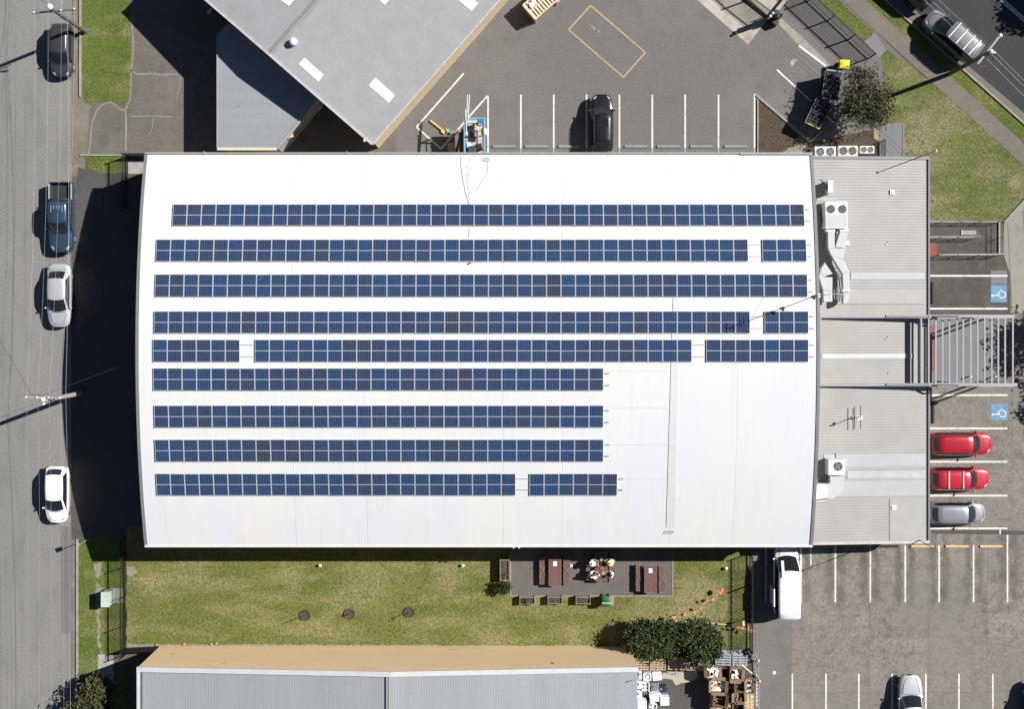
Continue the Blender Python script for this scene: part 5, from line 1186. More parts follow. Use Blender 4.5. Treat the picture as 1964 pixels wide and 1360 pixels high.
# food and bags on the middle table
def small(nm, mt, lab, cat, mk): b = MB(); mk(b); return single(b, nm, mt, lab, cat)
TZ = .77
small("food_box", m_paper, "pale open food container at the south end of the middle table", "food box", lambda b: b.box(G(1142,1108,TZ+.04), (.26,.2,.08), .3))
small("paper_cup", m_paper, "white cup at the south end of the middle table", "cup", lambda b: b.cyl(G(1149,1103.5,TZ), .05, .14, 12, 0, .06))
small("food_tray", M("brown_food", (.16,.09,.05), .8), "brown round dish in the middle of the occupied table", "dish", lambda b: b.cyl(G(1155,1090,TZ), .17, .06, 16))
small("food_box", M("pale_food", (.34,.27,.22), .8), "pinkish open food box beside the brown dish", "food box", lambda b: b.box(G(1157,1100,TZ+.03), (.22,.2,.06), .1))
small("drink_bottle", m_pgreyl, "grey bottle standing near the north end of the occupied table", "bottle", lambda b: b.tube([G(1147,1088,TZ), G(1147,1088,TZ+.2), G(1147,1088,TZ+.26)], [.045,.045,.02], 10))
small("food_tray", m_trim, "black food tray at the north end of the occupied table", "tray", lambda b: b.box(G(1155,1081,TZ+.03), (.3,.25,.06), .2))
small("paper_bag", m_pgreyl, "grey paper bag lying at the north tip of the occupied table", "bag", lambda b: b.box(G(1153,1072,TZ+.08), (.2,.3,.16), .05))
m_plank = M("weathered_plank", (.30,.225,.16), .85, var=.25, vs=5.); m_plank2 = M("grey_plank", (.215,.18,.15), .85, var=.25, vs=5.); m_soil = ground("planter_soil", (.085,.06,.042), (.11,.08,.055), (.15,.12,.085), .9, 3., .5, 9., None, .8)
def planter(lab, x0, y0, x1, y1, h, mt, leaf=0):
    a, c = G(x0, y0, h), G(x1, y1, h); q = ((a.x+c.x)/2, (a.y+c.y)/2, .016); w, d = abs(c.x-a.x), abs(a.y-c.y); t = thing("planter", lab, "planter", q, 0, "timber planters round the terrace")
    b = MB(); e = .045
    b.box((0,d/2,h/2),(w+e,e,h)); b.box((0,-d/2,h/2),(w+e,e,h)); b.box((w/2,0,h/2-.0),(e-.004,d-e-.004,h-.004)); b.box((-w/2,0,h/2),(e-.004,d-e-.004,h-.004)); b.build("box", mt, t)
    b = MB(); 
    for sx in (-1,1):
        for sy in (-1,1): b = MB(); b.box((sx*(w/2-.0), sy*(d/2+.04), h/2), (.07,.035,h+.02)); b.build("corner_post", mt, t)
    b = MB(); g = np.random.default_rng(int(x0)); Z = g.uniform(-.035,.045,(9,9)); b.grid(lambda u, v: (-w/2+.03+(w-.06)*u, -d/2+.03+(d-.06)*v, h-.12+Z[int(round(u*8)),int(round(v*8))]), 8, 8); b.build("soil", m_soil, t)
    if leaf: crown("plants", t, (-w*.2 if leaf < 20 else 0,0,h-.02), (w*.28,d*.4,.12), leaf, 16, .06, m_leafb, .16, 0, .2, int(x0))
planter("long tall timber planter standing along the terrace's west end", 959.5, 1075, 976.5, 1114, .75, m_plank, 3)
planter("timber planter with a few seedlings at the terrace's southern edge", 997, 1147, 1025.5, 1159.5, .55, m_plank2, 7)
planter("grey timber planter second from the west on the terrace's southern edge", 1051, 1146.5, 1078, 1159, .55, m_plank2)
planter("timber planter with dark bare soil next to the green wheelie bin", 1105, 1146.5, 1132, 1159, .55, m_plank2)
# wheelie bins
def wheelie(nm, lab, pxx, pyy, bodym, lidm, rz, h=1.0, stripe=False):
    q = G(pxx, pyy, h); t = thing(nm, lab, "bin", (q.x, q.y, .012), rz)
    b = MB(); b.add([(sx*w, sy*d, z) for z, w, d in ((.06,.24,.27),(h-.08,.30,.36)) for sx, sy in ((-1,-1),(1,-1),(1,1),(-1,1))], [(3,2,1,0),(4,5,6,7),(0,1,5,4),(1,2,6,5),(2,3,7,6),(3,0,4,7)]); b.build("body", bodym, t, False, .03)
    b = MB(); b.grid(lambda u, v: ((u-.5)*.66, (v-.5)*.80, h-.02+.07*(1-(2*u-1)**4)*(1-(2*v-1)**4)), 8, 8); b.box((0,0,h-.09), (.64,.78,.06)); b.build("lid", lidm, t)
    b = MB(); b.tube([(-.26,.42,h-.08),(.26,.42,h-.08)], .02, 6); b.build("handle", m_trim, t)
    for sx in (-1,1): b = MB(); b.cyl((sx*.22,.30,.10), .10, sx*.06, 14, 0, None, 'X'); b.build("wheel", m_tyre, t)
    return t
wheelie("wheelie_bin", "wheelie bin with a bright yellow lid beside the dark waste bins", 1620, 122, m_trim, M("yellow_lid", (.72,.50,.015), .5, var=.08), R(-4), 1.1).scale = (1.12,.80,1)
m_gbin = M("green_plastic", (.022,.085,.03), .5)
t = wheelie("wheelie_bin", "green wheelie bin with a pale bar across its lid at the terrace's southern edge", 1163, 1154.5, m_gbin, m_gbin, R(0), 1.0)
b = MB(); b.box((0,-.10,1.085), (.70,.06,.03)); b.build("lid_bar", M("pale_green_bar", (.42,.52,.36), .6), t)
b = MB(); b.box((0,-.1,.02), (.95,.7,.04)); single(b, "timber_board", m_plank2, "timber board lying under the green wheelie bin", "board", None, None); bpy.data.objects["timber_board"].location = G(1166,1153.5,.02)
# front lift waste bins
m_bin = M("dark_bin_steel", (.035,.038,.045), .6, var=.2, vs=3.); m_lid = M("dark_bin_lid", (.010,.013,.024), .75, var=.2, vs=4.); m_bedge = M("worn_bin_edge", (.16,.165,.175), .6, var=.3, vs=4.); m_byel = M("yellow_stripe", (.40,.34,.06), .7, var=.3, vs=5.)
def dumpster(lab, pxx, pyy, w, d, h, rz, ribs, yellow):
    q = G(pxx, pyy, h); t = thing("waste_bin", lab, "waste bin", (q.x, q.y, .012), rz, "big waste bins under the olive tree")
    b = MB(); b.add([(sx*a/2, sy*c/2, z) for z, a, c in ((.12,w*.92,d*.80),(h-.12,w,d)) for sx, sy in ((-1,-1),(1,-1),(1,1),(-1,1))], [(3,2,1,0),(4,5,6,7),(0,1,5,4),(1,2,6,5),(2,3,7,6),(3,0,4,7)]); b.build("body", m_bin, t)
    b = MB(); b.box((-w/2-.02,0,h-.10),(.07,d+.08,.10)); b.box((w/2+.02,0,h-.10),(.07,d+.08,.10)); b.box((0,d/2+.02,h-.10),(w,.06,.10)); b.box((0,-d/2-.02,h-.10),(w,.06,.10)); b.build("rim", m_bedge, t)
    b = MB(); b.box((0,0,h-.03),(w-.04,d-.04,.05))
    if ribs:
        for k in range(ribs): b.box((0,-d/2+d*(k+.5)/ribs,h+.02),(w-.16,d/ribs*.5,.05))
    else:
        b.box((0,0,h+.0),(.03,d-.1,.05)); b.box((0,d*.3,h),(w-.3,.04,.05)); b.box((.05,-d*.1,h),(w-.4,.04,.04))
    b.build("lid", m_lid, t)
    b = MB(); b.box((0,-d/2-.03 if yellow else d/2+.03,h-.03),(w+.02,.09,.05)); b.build("edge_stripe", m_byel if yellow else m_pgreyl, t)
    for sx in (-1,1): b = MB(); b.box((sx*(w/2+.1),0,h*.55),(.14,d*.7,.16)); b.build("fork_pocket", m_bin, t)
dumpster("larger plain lidded dark waste bin under the olive tree, next to the yellow lid", 1596, 162, 1.15, 2.1, 1.75, R(-8), 0, False)
dumpster("dark waste bin with a ribbed lid and yellow edge under the olive tree", 1570, 216, 1.15, 2.05, 1.45, R(-26), 9, True)
b = MB(); b.beam(G(1540,242,.5), G(1556,216,1.3), .08, .08); single(b, "steel_bar", m_bedge, "grey steel bar sticking out beside the ribbed waste bin", "bar")

# ---------------------------------------------------------------- blue scissor lift, crate, pallets, appliances, cardboard
m_lblue = M("lift_blue", (.13,.30,.43), .5, var=.12, vs=3.); m_deck = M("lift_deck", (.42,.38,.32), .7, var=.25, vs=4.)
LZ = 2.35; LH = LZ+1.1
def lp(x, y): return G2(x, y, LH)
L0, L1 = lp(889.5, 225), lp(931, 309); lc = ((L0[0]+L1[0])/2, (L0[1]+L1[1])/2); lw, ld = L1[0]-L0[0], L0[1]-L1[1]
sl_t = thing("scissor_lift", "blue scissor lift with its platform raised beside the warehouse's north eave", "scissor lift", (lc[0], lc[1], .006))
b = MB(); b.box((0,0,.45), (1.2,ld*.9,.42)); b.build("chassis", m_lblue, sl_t, False, .03)
for sx in (-1,1):
    for sy in (-1,1): b = MB(); b.cyl((sx*.5,sy*ld*.32,.3), .3, sx*.2, 16, 0, None, 'X'); b.build("wheel", m_tyre, sl_t)
b = MB()
for sx in (-.45,.45):
    for k in range(2):
        z0, z1 = .7+k*.75, .7+(k+1)*.75; b.beam((sx,-ld*.4,z0),(sx,ld*.4,z1),.06,.12); b.beam((sx*.85,ld*.4,z0),(sx*.85,-ld*.4,z1),.06,.12)
b.build("scissor_arms", m_trim, sl_t)
b = MB(); b.box((0,0,LZ-.05), (lw*.96,ld*.98,.1)); b.build("platform", m_deck, sl_t)
b = MB()
for sx in (-1,1):
    b.box((sx*(lw/2-.07),0,LH),(.14,ld,.08)); b.box((sx*(lw/2-.07),0,LZ+.55),(.05,ld,.05)); b.box((sx*(lw/2-.05),0,LZ+.08),(.05,ld,.16))
    for k in range(4): b.box((sx*(lw/2-.07),-ld/2+.08+k*(ld-.16)/3,LZ+.55),(.06,.06,1.1))
for sy in (-1,1):
    b.box((0,sy*(ld/2-.06),LH-.005),(lw-.28,.12,.08)); b.box((0,sy*(ld/2-.06),LZ+.55),(lw-.28,.05,.05))
b.build("guardrail", m_lblue, sl_t)
b = MB(); b.box((lw/2-.35,ld/2-.25,LH-.06),(.5,.35,.25)); b.build("control_box", M("deep_blue_panel", (.03,.13,.30), .5), sl_t, False, .02)
def lpt(x, y, z): k = (95-z)/95/25; return Vector(((x-NX)*k, (NY-y)*k, z))
b = MB(); b.tube([lpt(896,181,LH+.12), lpt(895.5,234,LH+.06)], .035, 8); single(b, "conduit_pipe", m_wtrim, "long white pipe sticking out of the blue lift, the western one", "pipe")
b = MB(); b.tube([lpt(900.5,181,LH+.12), lpt(897,232,LH+.13)], .035, 8); single(b, "conduit_pipe", m_wtrim, "long white pipe sticking out of the blue lift, slanting east", "pipe")
b = MB(); b.tube([lpt(892.5,209,LH+.1), lpt(896,280,LH+.05)], .04, 8); single(b, "conduit_pipe", m_wtrim, "thicker white pipe lying along the western rail of the blue lift", "pipe")
b = MB(); q = lpt(929.5,251.5,LH+.03); b.grid(lambda u, v: (q.x+(u-.5)*.55, q.y+(v-.5)*.42+.05*math.sin(5*u), LH+.06+.06*math.cos(3.1*(u-.5)*2)-.35*abs(u-.5)**2*2), 8, 6); b.grid(lambda u, v: (q.x+(u-.5)*.5, q.y+(v-.5)*.38, LH+.03-.35*abs(u-.5)**2*2), 6, 4)
single(b, "safety_vest", M("fluorescent_vest", (.52,.72,.34), .7, var=.15, vs=8.), "pale fluorescent vest hung over the blue lift's eastern rail", "vest")
for x, y, w, d, h_, mt, lab, nm in ((906,289,.56,.75,.7,M("dark_tool_chest", (.035,.04,.055), .5),"dark tool chest at the south end of the lift platform","tool_chest"),(919,281,.42,.5,.45,m_trim,"black tool bag beside the dark tool chest on the lift","tool_bag"),
                             (899,277,.3,.4,.3,m_appl,"small white carton on the west side of the lift platform","carton"),(913,243,.42,.5,.25,m_deck,"tan carton at the north of the lift platform","carton"),(921,235,.3,.3,.4,m_applg,"pale box in the north east corner of the lift platform","box")):
    b = MB(); q = lpt(x, y, LZ+h_); b.box((q.x, q.y, LZ+h_/2), (w,d,h_), .08); b.box((q.x, q.y, LZ+h_+.012), (w*.8,d*.25,.02), .08); b.box((q.x, q.y+d*.3, LZ+h_+.012), (w*.5,.03,.03), .08); single(b, nm, mt, lab, "carton" if nm == "carton" else nm.replace("_"," "), None, None, .015)
b = MB(); b.tube([G(825,231,.1), G(853,253,.1)], .075, 10); b.tube([G(846,251,.1), G(852,256,.1)], .09, 8); single(b, "orange_pipe", M("orange_plastic", (.66,.36,.10), .6, var=.2, vs=4.), "orange pipe lying on the asphalt inside the angled bay", "pipe")
b = MB(); q = G(858,251); b.cyl((q.x,q.y,.006), .16, .12, 16); b.ball((q.x,q.y,.16), .11, 10, 6); single(b, "hose_reel", M("green_drum", (.18,.42,.16), .6), "small green drum on the asphalt near the orange pipe", "drum")
b = MB(); b.beam(G(863,254,.2), G(884,250,.2), .2, .06); single(b, "plank", m_plank2, "grey plank lying between the green drum and the blue lift", "plank")
b = MB(); b.tube([G(868,262,.25), G(873,257,.3), G(879,252,.3)], .06, 6); single(b, "red_strap", M("dark_red_webbing", (.20,.02,.025), .7), "dark red strap lying in the lift's shadow", "strap")
b = MB(); q = G(867,287.5); b.box((q.x,q.y,.25),(.55,.42,.48),.2); b.add([tuple(q+Vector(v)) for v in ((-.28,.2,.5),(.25,.3,.5),(.3,.5,.62),(-.3,.42,.62))],[(0,1,2,3)]); single(b, "cardboard_box", M("bright_cardboard", (.55,.40,.22), .85, var=.2), "open tan cardboard box on the asphalt beside the blue lift", "carton")
# slatted crate
q = G(1032,12,1.35); t = thing("slatted_crate", "pale slatted timber crate at the top edge of the asphalt car park", "crate", (q.x+.18, q.y+.35, .006), R(41))
m_pine = M("pale_pine", (.56,.48,.33), .8, var=.15, vs=4.)
CW, CD, CH = 2.3, 1.42, 1.3
b = MB()
for k in range(9): b.box((-CW/2+CW*(k+.5)/9, 0, CH), (.15,CD,.025))
b.build("slats", m_pine, t)
b = MB()
for y in (-CD/2,0,CD/2): b.box((0,y,CH-.05),(CW,.07,.07))
for x in (-CW/2,CW/2): b.box((x,0,CH+.02),(.08,CD+.08,.06))
b.box((0,-CD/2,CH+.02),(CW,.08,.06)); b.box((0,CD/2,CH+.02),(CW,.08,.06)); b.build("frame", m_pine, t)
b = MB(); b.box((0,0,CH/2-.05),(CW-.04,CD-.06,CH-.16)); b.build("side_panel", m_plank, t)
for sx in (-1,1):
    for sy in (-1,1): b = MB(); b.box((sx*(CW/2-.1),sy*(CD/2+.05),CH*.5),(.09,.04,CH)); b.build("corner_post", m_pine, t)
b = MB(); q = G(1021,3,1.45); b.grid(lambda u, v: (q.x+(u-.5)*.45, q.y+(v-.5)*.8, 1.36+.10*math.sin(7*u+2*v)*math.cos(5*v)+.06), 8, 8); single(b, "plastic_wrap", m_paper, "white plastic wrap lying on the slatted crate", "wrap")
b = MB(); q = G(1069,2,.3); b.box((q.x,q.y,.2),(.3,.25,.4),.4); b.box((q.x,q.y,.42),(.2,.15,.05),.4); single(b, "pink_box", M("pinkish_plastic", (.50,.25,.27), .7), "small pinkish box beside the slatted crate", "box")
# pallets
m_pal = M("pallet_timber", (.34,.255,.17), .85, var=.2, vs=3., objvar=.35); m_palg = M("grey_pallet_timber", (.24,.255,.275), .85, var=.2, vs=3.)
def pallet_parts(t, mt, w, d):
    b = MB()
    for k in range(5): b.box((0,-d/2+d*(k+.5)/5,.13),(w,d/5*.62,.022))
    b.build("deck_boards", mt, t)
    b = MB(); [b.box((x,0,.07),(.09,d,.095)) for x in (-w/2+.05,0,w/2-.05)]; b.build("bearers", mt, t)
    b = MB(); [b.box((0,y,.012),(w,.1,.022)) for y in (-d/2+.06,0,d/2-.06)]; b.build("base_boards", mt, t)
pt = thing("pallet", "x", "pallet", (0,0,0)); pallet_parts(pt, m_pal, 1.2, .95)
pt2 = thing("pallet", "x", "pallet", (0,0,0)); pallet_parts(pt2, m_palg, 1.2, .95)
stacks = [(1228.5,1275,0,"tan pallet stack touching the ochre factory's end",6,1.0),(1262.5,1276,0,"yellowish pallet stack second from the ochre factory",6,1.02),(1295,1275,0,"tan pallet stack third from the ochre factory",6,.92),(1323,1276,0,"shaded pallet stack fourth from the ochre factory",5,.85),(1355,1277,1,"low grey pallet stack partly under the eastern tree",5,1.0),(1387,1267,1,"blue grey pallet stack left of the mesh fence corner",7,1.0),(1419,1267,1,"loose grey pallet stack against the mesh fence corner",7,.95)]
first = {0: pt, 1: pt2}; used = set()
for x, y, kd, lab, n, s in stacks:
    for k in range(n):
        h = .145*k; q = G(x, y, .145*n); loc = (q.x+random.uniform(-.03,.03), q.y+random.uniform(-.03,.03), .01+h); rz = random.uniform(-.03,.03)
        L_ = ("topmost pallet of the " if k == n-1 else "lower pallet in the ")+lab
        if kd not in used: used.add(kd); o = first[kd]; o.location = loc; o.rotation_euler = (0,0,rz)
        else: o = dup(first[kd], loc, rz)
        o["label"] = L_; o["group"] = lab.replace(" stack"," stack of pallets"); o.scale = (s,1,1)
# discarded appliances
m_met = M("crumpled_metal", (.28,.28,.30), .4, .6, var=.3, vs=8., bmp=.8, bs=12.); m_navy = M("navy_enamel", (.018,.026,.05), .4); m_ring = M("dark_ring", (.05,.055,.06), .5); m_rust = M("rusty_panel", (.16,.09,.075), .7)
def appliance(kind, lab, pxx, pyy, w, d, h, rz, mt, cat):
    q = G(pxx, pyy, h); t = thing(kind, lab, cat, (q.x, q.y, .012), R(rz))
    b = MB(); b.box((0,0,h/2),(w,d,h)); b.build("cabinet", mt, t, False, .025)
    if kind == "washing_machine":
        b = MB(); b.tube([(.04+.17*math.cos(a), .0+.17*math.sin(a), h+.01) for a in [k/18*5.4-1.9 for k in range(19)]], .035, 6); b.build("drum_ring", m_ring, t)
        b = MB(); b.box((0,d/2-.05,h+.02),(w*.96,.08,.05)); b.build("control_panel", m_applg, t)
    elif kind == "stove":
        for x, y in ((-.13,-.13),(.13,-.13),(-.13,.13),(.13,.13)): b = MB(); b.cyl((x-.03,y+.02,h), .075, .02, 14); b.build("burner", m_ring, t)
        b = MB(); b.box((w/2-.05,0,h+.06),(.06,d,.12)); b.build("splashback", m_appl, t); b = MB(); b.box((0,-d/2-.02,h-.12),(w*.8,.03,.05)); b.build("handle", m_trim, t)
    elif kind == "fridge":
        b = MB(); b.box((0,0,h+.025),(w-.01,d-.02,.05)); b.build("door", mt, t, False, .02); b = MB(); b.box((w*.4,d*.2,h+.07),(.04,d*.3,.04)); b.build("handle", m_applg, t)
        b = MB(); b.box((0,d/2+.06,h*.45),(w*.9,.1,h*.6)); b.build("back_panel", m_applg, t)
    else:
        b = MB(); b.box((w*.1,0,h+.015),(w*.75,d*.8,.03),.1); b.build("lid", mt, t); b = MB(); b.box((-w*.3,d*.1,h+.04),(.12,.16,.05),.4); b.build("broken_panel", m_ring if mt is not m_navy else m_pgrey, t)
appliance("washing_machine", "white washing machine with a dark ring on its top by the factory's end wall", 1241.5, 1299, .62, .62, .85, 0, m_appl, "washing machine")
appliance("fridge", "tilted white fridge lying right of the ringed washing machine", 1260, 1298, .68, .66, .62, 7, m_appl, "fridge")
appliance("scrap_cabinet", "grey and white gutted cabinet in the pile's north west corner", 1227, 1296, .34, .7, .8, 0, m_applg, "scrap")
appliance("dryer", "narrow white dryer left of the stove with four burners", 1226.5, 1315, .36, .62, .85, 0, m_appl, "dryer")
appliance("stove", "white stove with four dark burners in the appliance pile", 1238.5, 1318, .58, .72, .90, 0, m_appl, "stove")
appliance("scrap_cabinet", "crumpled bare metal cabinet right of the stove", 1256, 1319, .62, .6, .6, 4, m_met, "scrap")
appliance("scrap_cabinet", "dark navy cabinet at the east edge of the appliance pile", 1272, 1323, .58, .48, .6, 9, m_navy, "scrap")
appliance("scrap_cabinet", "rusty red panel below the stove", 1237, 1332, .42, .3, .4, 0, m_rust, "scrap")
appliance("dryer", "white dryer below the narrow dryer on the pile's west side", 1226.5, 1333, .40, .6, .8, 0, m_appl, "dryer")
appliance("fridge", "largest white fridge lying tilted in the middle of the appliance pile", 1257, 1339, .86, .66, .75, 10, m_appl, "fridge")
appliance("fridge", "square white freezer at the south east corner of the appliance pile", 1275, 1346, .68, .66, .85, 0, m_appl, "freezer")
appliance("fridge", "white fridge at the south west corner of the appliance pile", 1231.5, 1353, .7, .62, .95, 0, m_appl, "fridge")
appliance("stove", "tilted white stove cut by the bottom edge", 1252.5, 1358, .56, .6, .85, -14, m_appl, "stove")
# cardboard bins
m_card = M("brown_cardboard", (.165,.112,.072), .9, var=.25, vs=3.); m_foam = M("white_foam", (.66,.63,.58), .85, var=.12, vs=5., bmp=.5, bs=9.); m_orng = M("orange_scrap", (.42,.19,.03), .8, var=.3, vs=6.); m_bl = M("black_bag", (.02,.02,.024), .4); m_tansc = M("tan_scrap", (.45,.34,.22), .85, var=.2, vs=4.)
def cbin(lab, x0, y0, x1, y1, h, fill, mt, rz=0):
    a, c = G(x0, y0, h), G(x1, y1, h); w, d = c.x-a.x, a.y-c.y; t = thing("cardboard_bin", lab, "cardboard bin", ((a.x+c.x)/2,(a.y+c.y)/2,.01), R(rz), "cardboard bins by the mesh fence")
    b = MB(); e = .025
    b.box((0,d/2,h/2),(w,e,h)); b.box((0,-d/2,h/2),(w,e,h)); b.box((w/2,0,h/2),(e,d-e-.004,h-.004)); b.box((-w/2,0,h/2),(e,d-e-.004,h-.004)); b.box((0,0,.06),(w-.05,d-.05,.1)); b.build("walls", m_card, t)
    g = random.Random(int(x0*7+y0))
    for sx, sy, ll in ((0,1,w),(0,-1,w),(1,0,d),(-1,0,d)):
        if g.random() < .3: continue
        tilt = g.uniform(.1,1.0); L = .22; b = MB(); dz = L*math.sin(tilt)*g.choice((-1,1)); o_ = L*math.cos(tilt)
        if sx: vs = [(sx*(w/2+.014),-ll/2,h),(sx*(w/2+.014),ll/2,h),(sx*(w/2+.014+o_),ll/2-.03,h+dz),(sx*(w/2+.014+o_),-ll/2+.03,h+dz)]
        else: vs = [(-ll/2,sy*(d/2+.014),h),(ll/2,sy*(d/2+.014),h),(ll/2-.03,sy*(d/2+.014+o_),h+dz),(-ll/2+.03,sy*(d/2+.014+o_),h+dz)]
        b.add(vs+[(x,y,z-.008) for x,y,z in vs], [(0,1,2,3),(7,6,5,4),(0,4,5,1),(1,5,6,2),(2,6,7,3),(3,7,4,0)]); b.build("flap", m_card, t)
    Z = [[g.uniform(-.07,.10) for _ in range(7)] for _ in range(7)]
    b = MB(); b.grid(lambda u, v: ((u-.5)*(w-.07), (v-.5)*(d-.07), h*fill+Z[int(round(u*6))][int(round(v*6))]), 6, 6, 0, False); b.build("contents", mt, t)
    for k in range(4):
        b = MB(); b.box((g.uniform(-.3,.3)*w,g.uniform(-.3,.3)*d,h*fill+.12),(w*g.uniform(.25,.5),d*g.uniform(.08,.3),.06),g.uniform(0,3),0); b.build("scrap_piece", g.choice((mt,m_card,m_tansc)), t)
for a in ((1356,1281,1379,1301,1.35,.96,m_foam,"cardboard bin heaped with white bags at the pile's north west corner",4),(1381,1283,1398,1303,1.2,.35,m_bl,"half empty dark cardboard bin between two white filled ones",0),(1400,1284,1423,1306,1.4,.82,m_foam,"cardboard bin with a white lining at the pile's north side",-3),
          (1364,1306,1391,1330,1.4,.78,m_foam,"cardboard bin half filled with white foam on the pile's west side",-2),(1392,1305,1407,1334,1.1,.5,m_bl,"narrow dark cardboard bin in the middle of the pile",0),(1409,1308,1428,1328,1.35,.6,m_orng,"cardboard bin with orange scraps in it",2),
          (1429,1304,1444,1330,1.3,.9,m_foam,"cardboard bin with a white sack beside the mesh fence",0),(1368,1332,1392,1356,1.4,.55,m_card,"cardboard bin with folded brown sheets on the pile's west side",-6),(1408,1330,1428,1348,1.35,.75,m_card,"cardboard bin with pale torn labels below the orange scraps",3),
          (1393,1345,1408,1372,1.2,.8,m_tansc,"cardboard bin of tan scraps at the bottom edge",0),(1366,1358,1391,1385,1.3,.85,m_tansc,"tan cardboard bin cut by the bottom edge on the pile's west side",0),(1409,1350,1427,1376,1.1,.4,m_bl,"dark cardboard bin cut by the bottom edge",0)):
    cbin(a[7], *a[:4], a[4], a[5], a[6], a[8])
for k, (x, l) in enumerate(((1432,"western"),(1441.5,"eastern"))):
    b = MB(); q = G(x+1, 1352, 1.1); [b.box((q.x, q.y, .15+.14*j), (.40-.1*k, 1.5, .12), random.uniform(-.01,.01)) for j in range(7)]; [b.box((q.x, q.y-.7+.2*j, 1.10), (.36-.1*k,.10,.03)) for j in range(8)]
    single(b, "board_stack", m_tansc, "tan stack of flat boards beside the mesh fence, the "+l+" one", "boards")
b = MB(); b.beam(G(1423,1276,1.45), G(1443,1293,1.5), .10, .05); single(b, "timber_plank", m_pine, "pale plank laid diagonally across the northern cardboard bins", "plank")
# bunting
m_flag = M("orange_flag", (.62,.14,.085), .7, var=.1); b = MB()
pt_ = [(1291,1187),(1313,1181),(1331,1178),(1344,1168),(1356,1153.5),(1367,1151.5),(1380.5,1137),(1384,1133.5)]
t = thing("flag_bunting", "string of small orange flags running across the dry grass", "bunting", G(1338,1166)); zs = [.9,.8,.75,.7,.7,.7,.75,.8]
b.tube([G(x, y, z) for (x, y), z in zip(pt_, zs)], .006, 5); b.build("string", m_paper, t, True)
for (x, y), z in zip(pt_, zs):
    q = G(x, y, z); b = MB(); a = random.uniform(0, 3); s = .21 if x in (1291,1384,1380.5) else .14
    b.add([tuple(q+Vector((math.cos(a)*s, math.sin(a)*s, .02))), tuple(q+Vector((-math.cos(a)*s, -math.sin(a)*s, 0))), tuple(q+Vector((math.sin(a)*s*1.3, -math.cos(a)*s*1.3, -.14)))], [(0,1,2)]); b.add([tuple(q+Vector((math.cos(a+1.2)*s, math.sin(a+1.2)*s, .0))), tuple(q+Vector((.03, -.02, .05))), tuple(q+Vector((math.sin(a+1.2)*s, -math.cos(a+1.2)*s, -.10)))], [(0,1,2)])
    b.build("flag", m_flag, t, True)
b = MB(); q = G(1290,1188); b.tube([(q.x,q.y,0),(q.x,q.y,1.0)], .03, 6); single(b, "star_picket", m_trim, "dark stake holding the western end of the orange flags", "stake")
t = thing("flag_bunting", "short cluster of red flags tied to the picket fence by the car park", "bunting", G(1432,1207))
for k, (x, y) in enumerate(((1416,1203.5),(1423,1204.5),(1434,1206),(1443,1211),(1444,1214))):
    q = G(x, y, 1.0); b = MB(); a = k*1.1; s = .16; b.add([tuple(q+Vector((math.cos(a)*s, math.sin(a)*s, .02))), tuple(q+Vector((-math.cos(a)*s, -math.sin(a)*s, 0))), tuple(q+Vector((math.sin(a)*s*1.4, -math.cos(a)*s*1.4, -.12)))], [(0,1,2)]); b.build("flag", m_flag, t, True)
b = MB(); b.tube([G(1414,1203,1.0), G(1446,1213,1.0)], .01, 5); b.build("string", m_paper, t, True)
b = MB(); b.beam(G(1293,1191,.05), G(1404,1199.5,.05), .07, .07); single(b, "timber_plank", M("bleached_timber", (.46,.40,.30), .9, var=.2), "long bleached plank lying on the grass beside the trees", "plank")
b = MB(); q = G(1426,1196,1.0); b.box((q.x,q.y,.95),(.15,.3,.3)); b.tube([(q.x,q.y,0),(q.x,q.y,.85)],.02,6); single(b, "white_sign", m_appl, "small white plate on a stake by the car park fence", "sign")

# ---------------------------------------------------------------- people
def skinned(name, chains, mat, parent, sub=1):
    """one continuous surface grown round a skeleton: chains of (point, radius)"""
    vs, es, rs = [], [], []; idx = {}
    for ch in chains:
        prev = None
        for p_, r in ch:
            k = tuple(round(c, 4) for c in p_)
            if k not in idx: idx[k] = len(vs); vs.append(p_); rs.append(r)
            if prev is not None and prev != idx[k]: es.append((prev, idx[k]))
            prev = idx[k]
    me = bpy.data.meshes.new(name); me.from_pydata([tuple(v) for v in vs], es, []); o = bpy.data.objects.new(name, me); COL.objects.link(o)
    s = o.modifiers.new("skin", 'SKIN'); s.use_smooth_shade = True
    for i, r in enumerate(rs): me.skin_vertices[0].data[i].radius = (r, r)
    me.skin_vertices[0].data[0].use_root = True
    u = o.modifiers.new("sub", 'SUBSURF'); u.levels = sub; u.render_levels = sub
    dg = bpy.context.evaluated_depsgraph_get(); nm = bpy.data.meshes.new_from_object(o.evaluated_get(dg)); o.modifiers.clear(); o.data = nm; bpy.data.meshes.remove(me)
    nm.name = name; nm.materials.clear(); nm.materials.append(mat); nm.polygons.foreach_set("use_smooth", [True]*len(nm.polygons)); o.parent = parent; return o
def hand(w, f, s):
    """palm and five bent fingers from the wrist w towards f; s is the thumb's side"""
    w, f = Vector(w), Vector(f).normalized(); sd = Vector((0,0,1)).cross(f).normalized()*s; out = []; pm = w+f*.05
    out.append([(tuple(w), .024), (tuple(pm), .028)])
    for k, L in enumerate((.070,.082,.076,.058)):
        a = pm+f*.035+sd*(.030-.020*k); out.append([(tuple(pm), .028), (tuple(a), .011), (tuple(a+f*L*.55+Vector((0,0,-.012))), .009), (tuple(a+f*L*.9+Vector((0,0,-.035))), .008)])
    a = w+f*.03+sd*.035; out.append([(tuple(w), .024), (tuple(a), .013), (tuple(a+f*.035+sd*.02), .010), (tuple(a+f*.06+sd*.015+Vector((0,0,-.01))), .009)])
    return out
SK = [M("skin_tone", (.42,.25,.17), .6, var=.05), M("darker_skin_tone", (.25,.14,.09), .6, var=.05)]
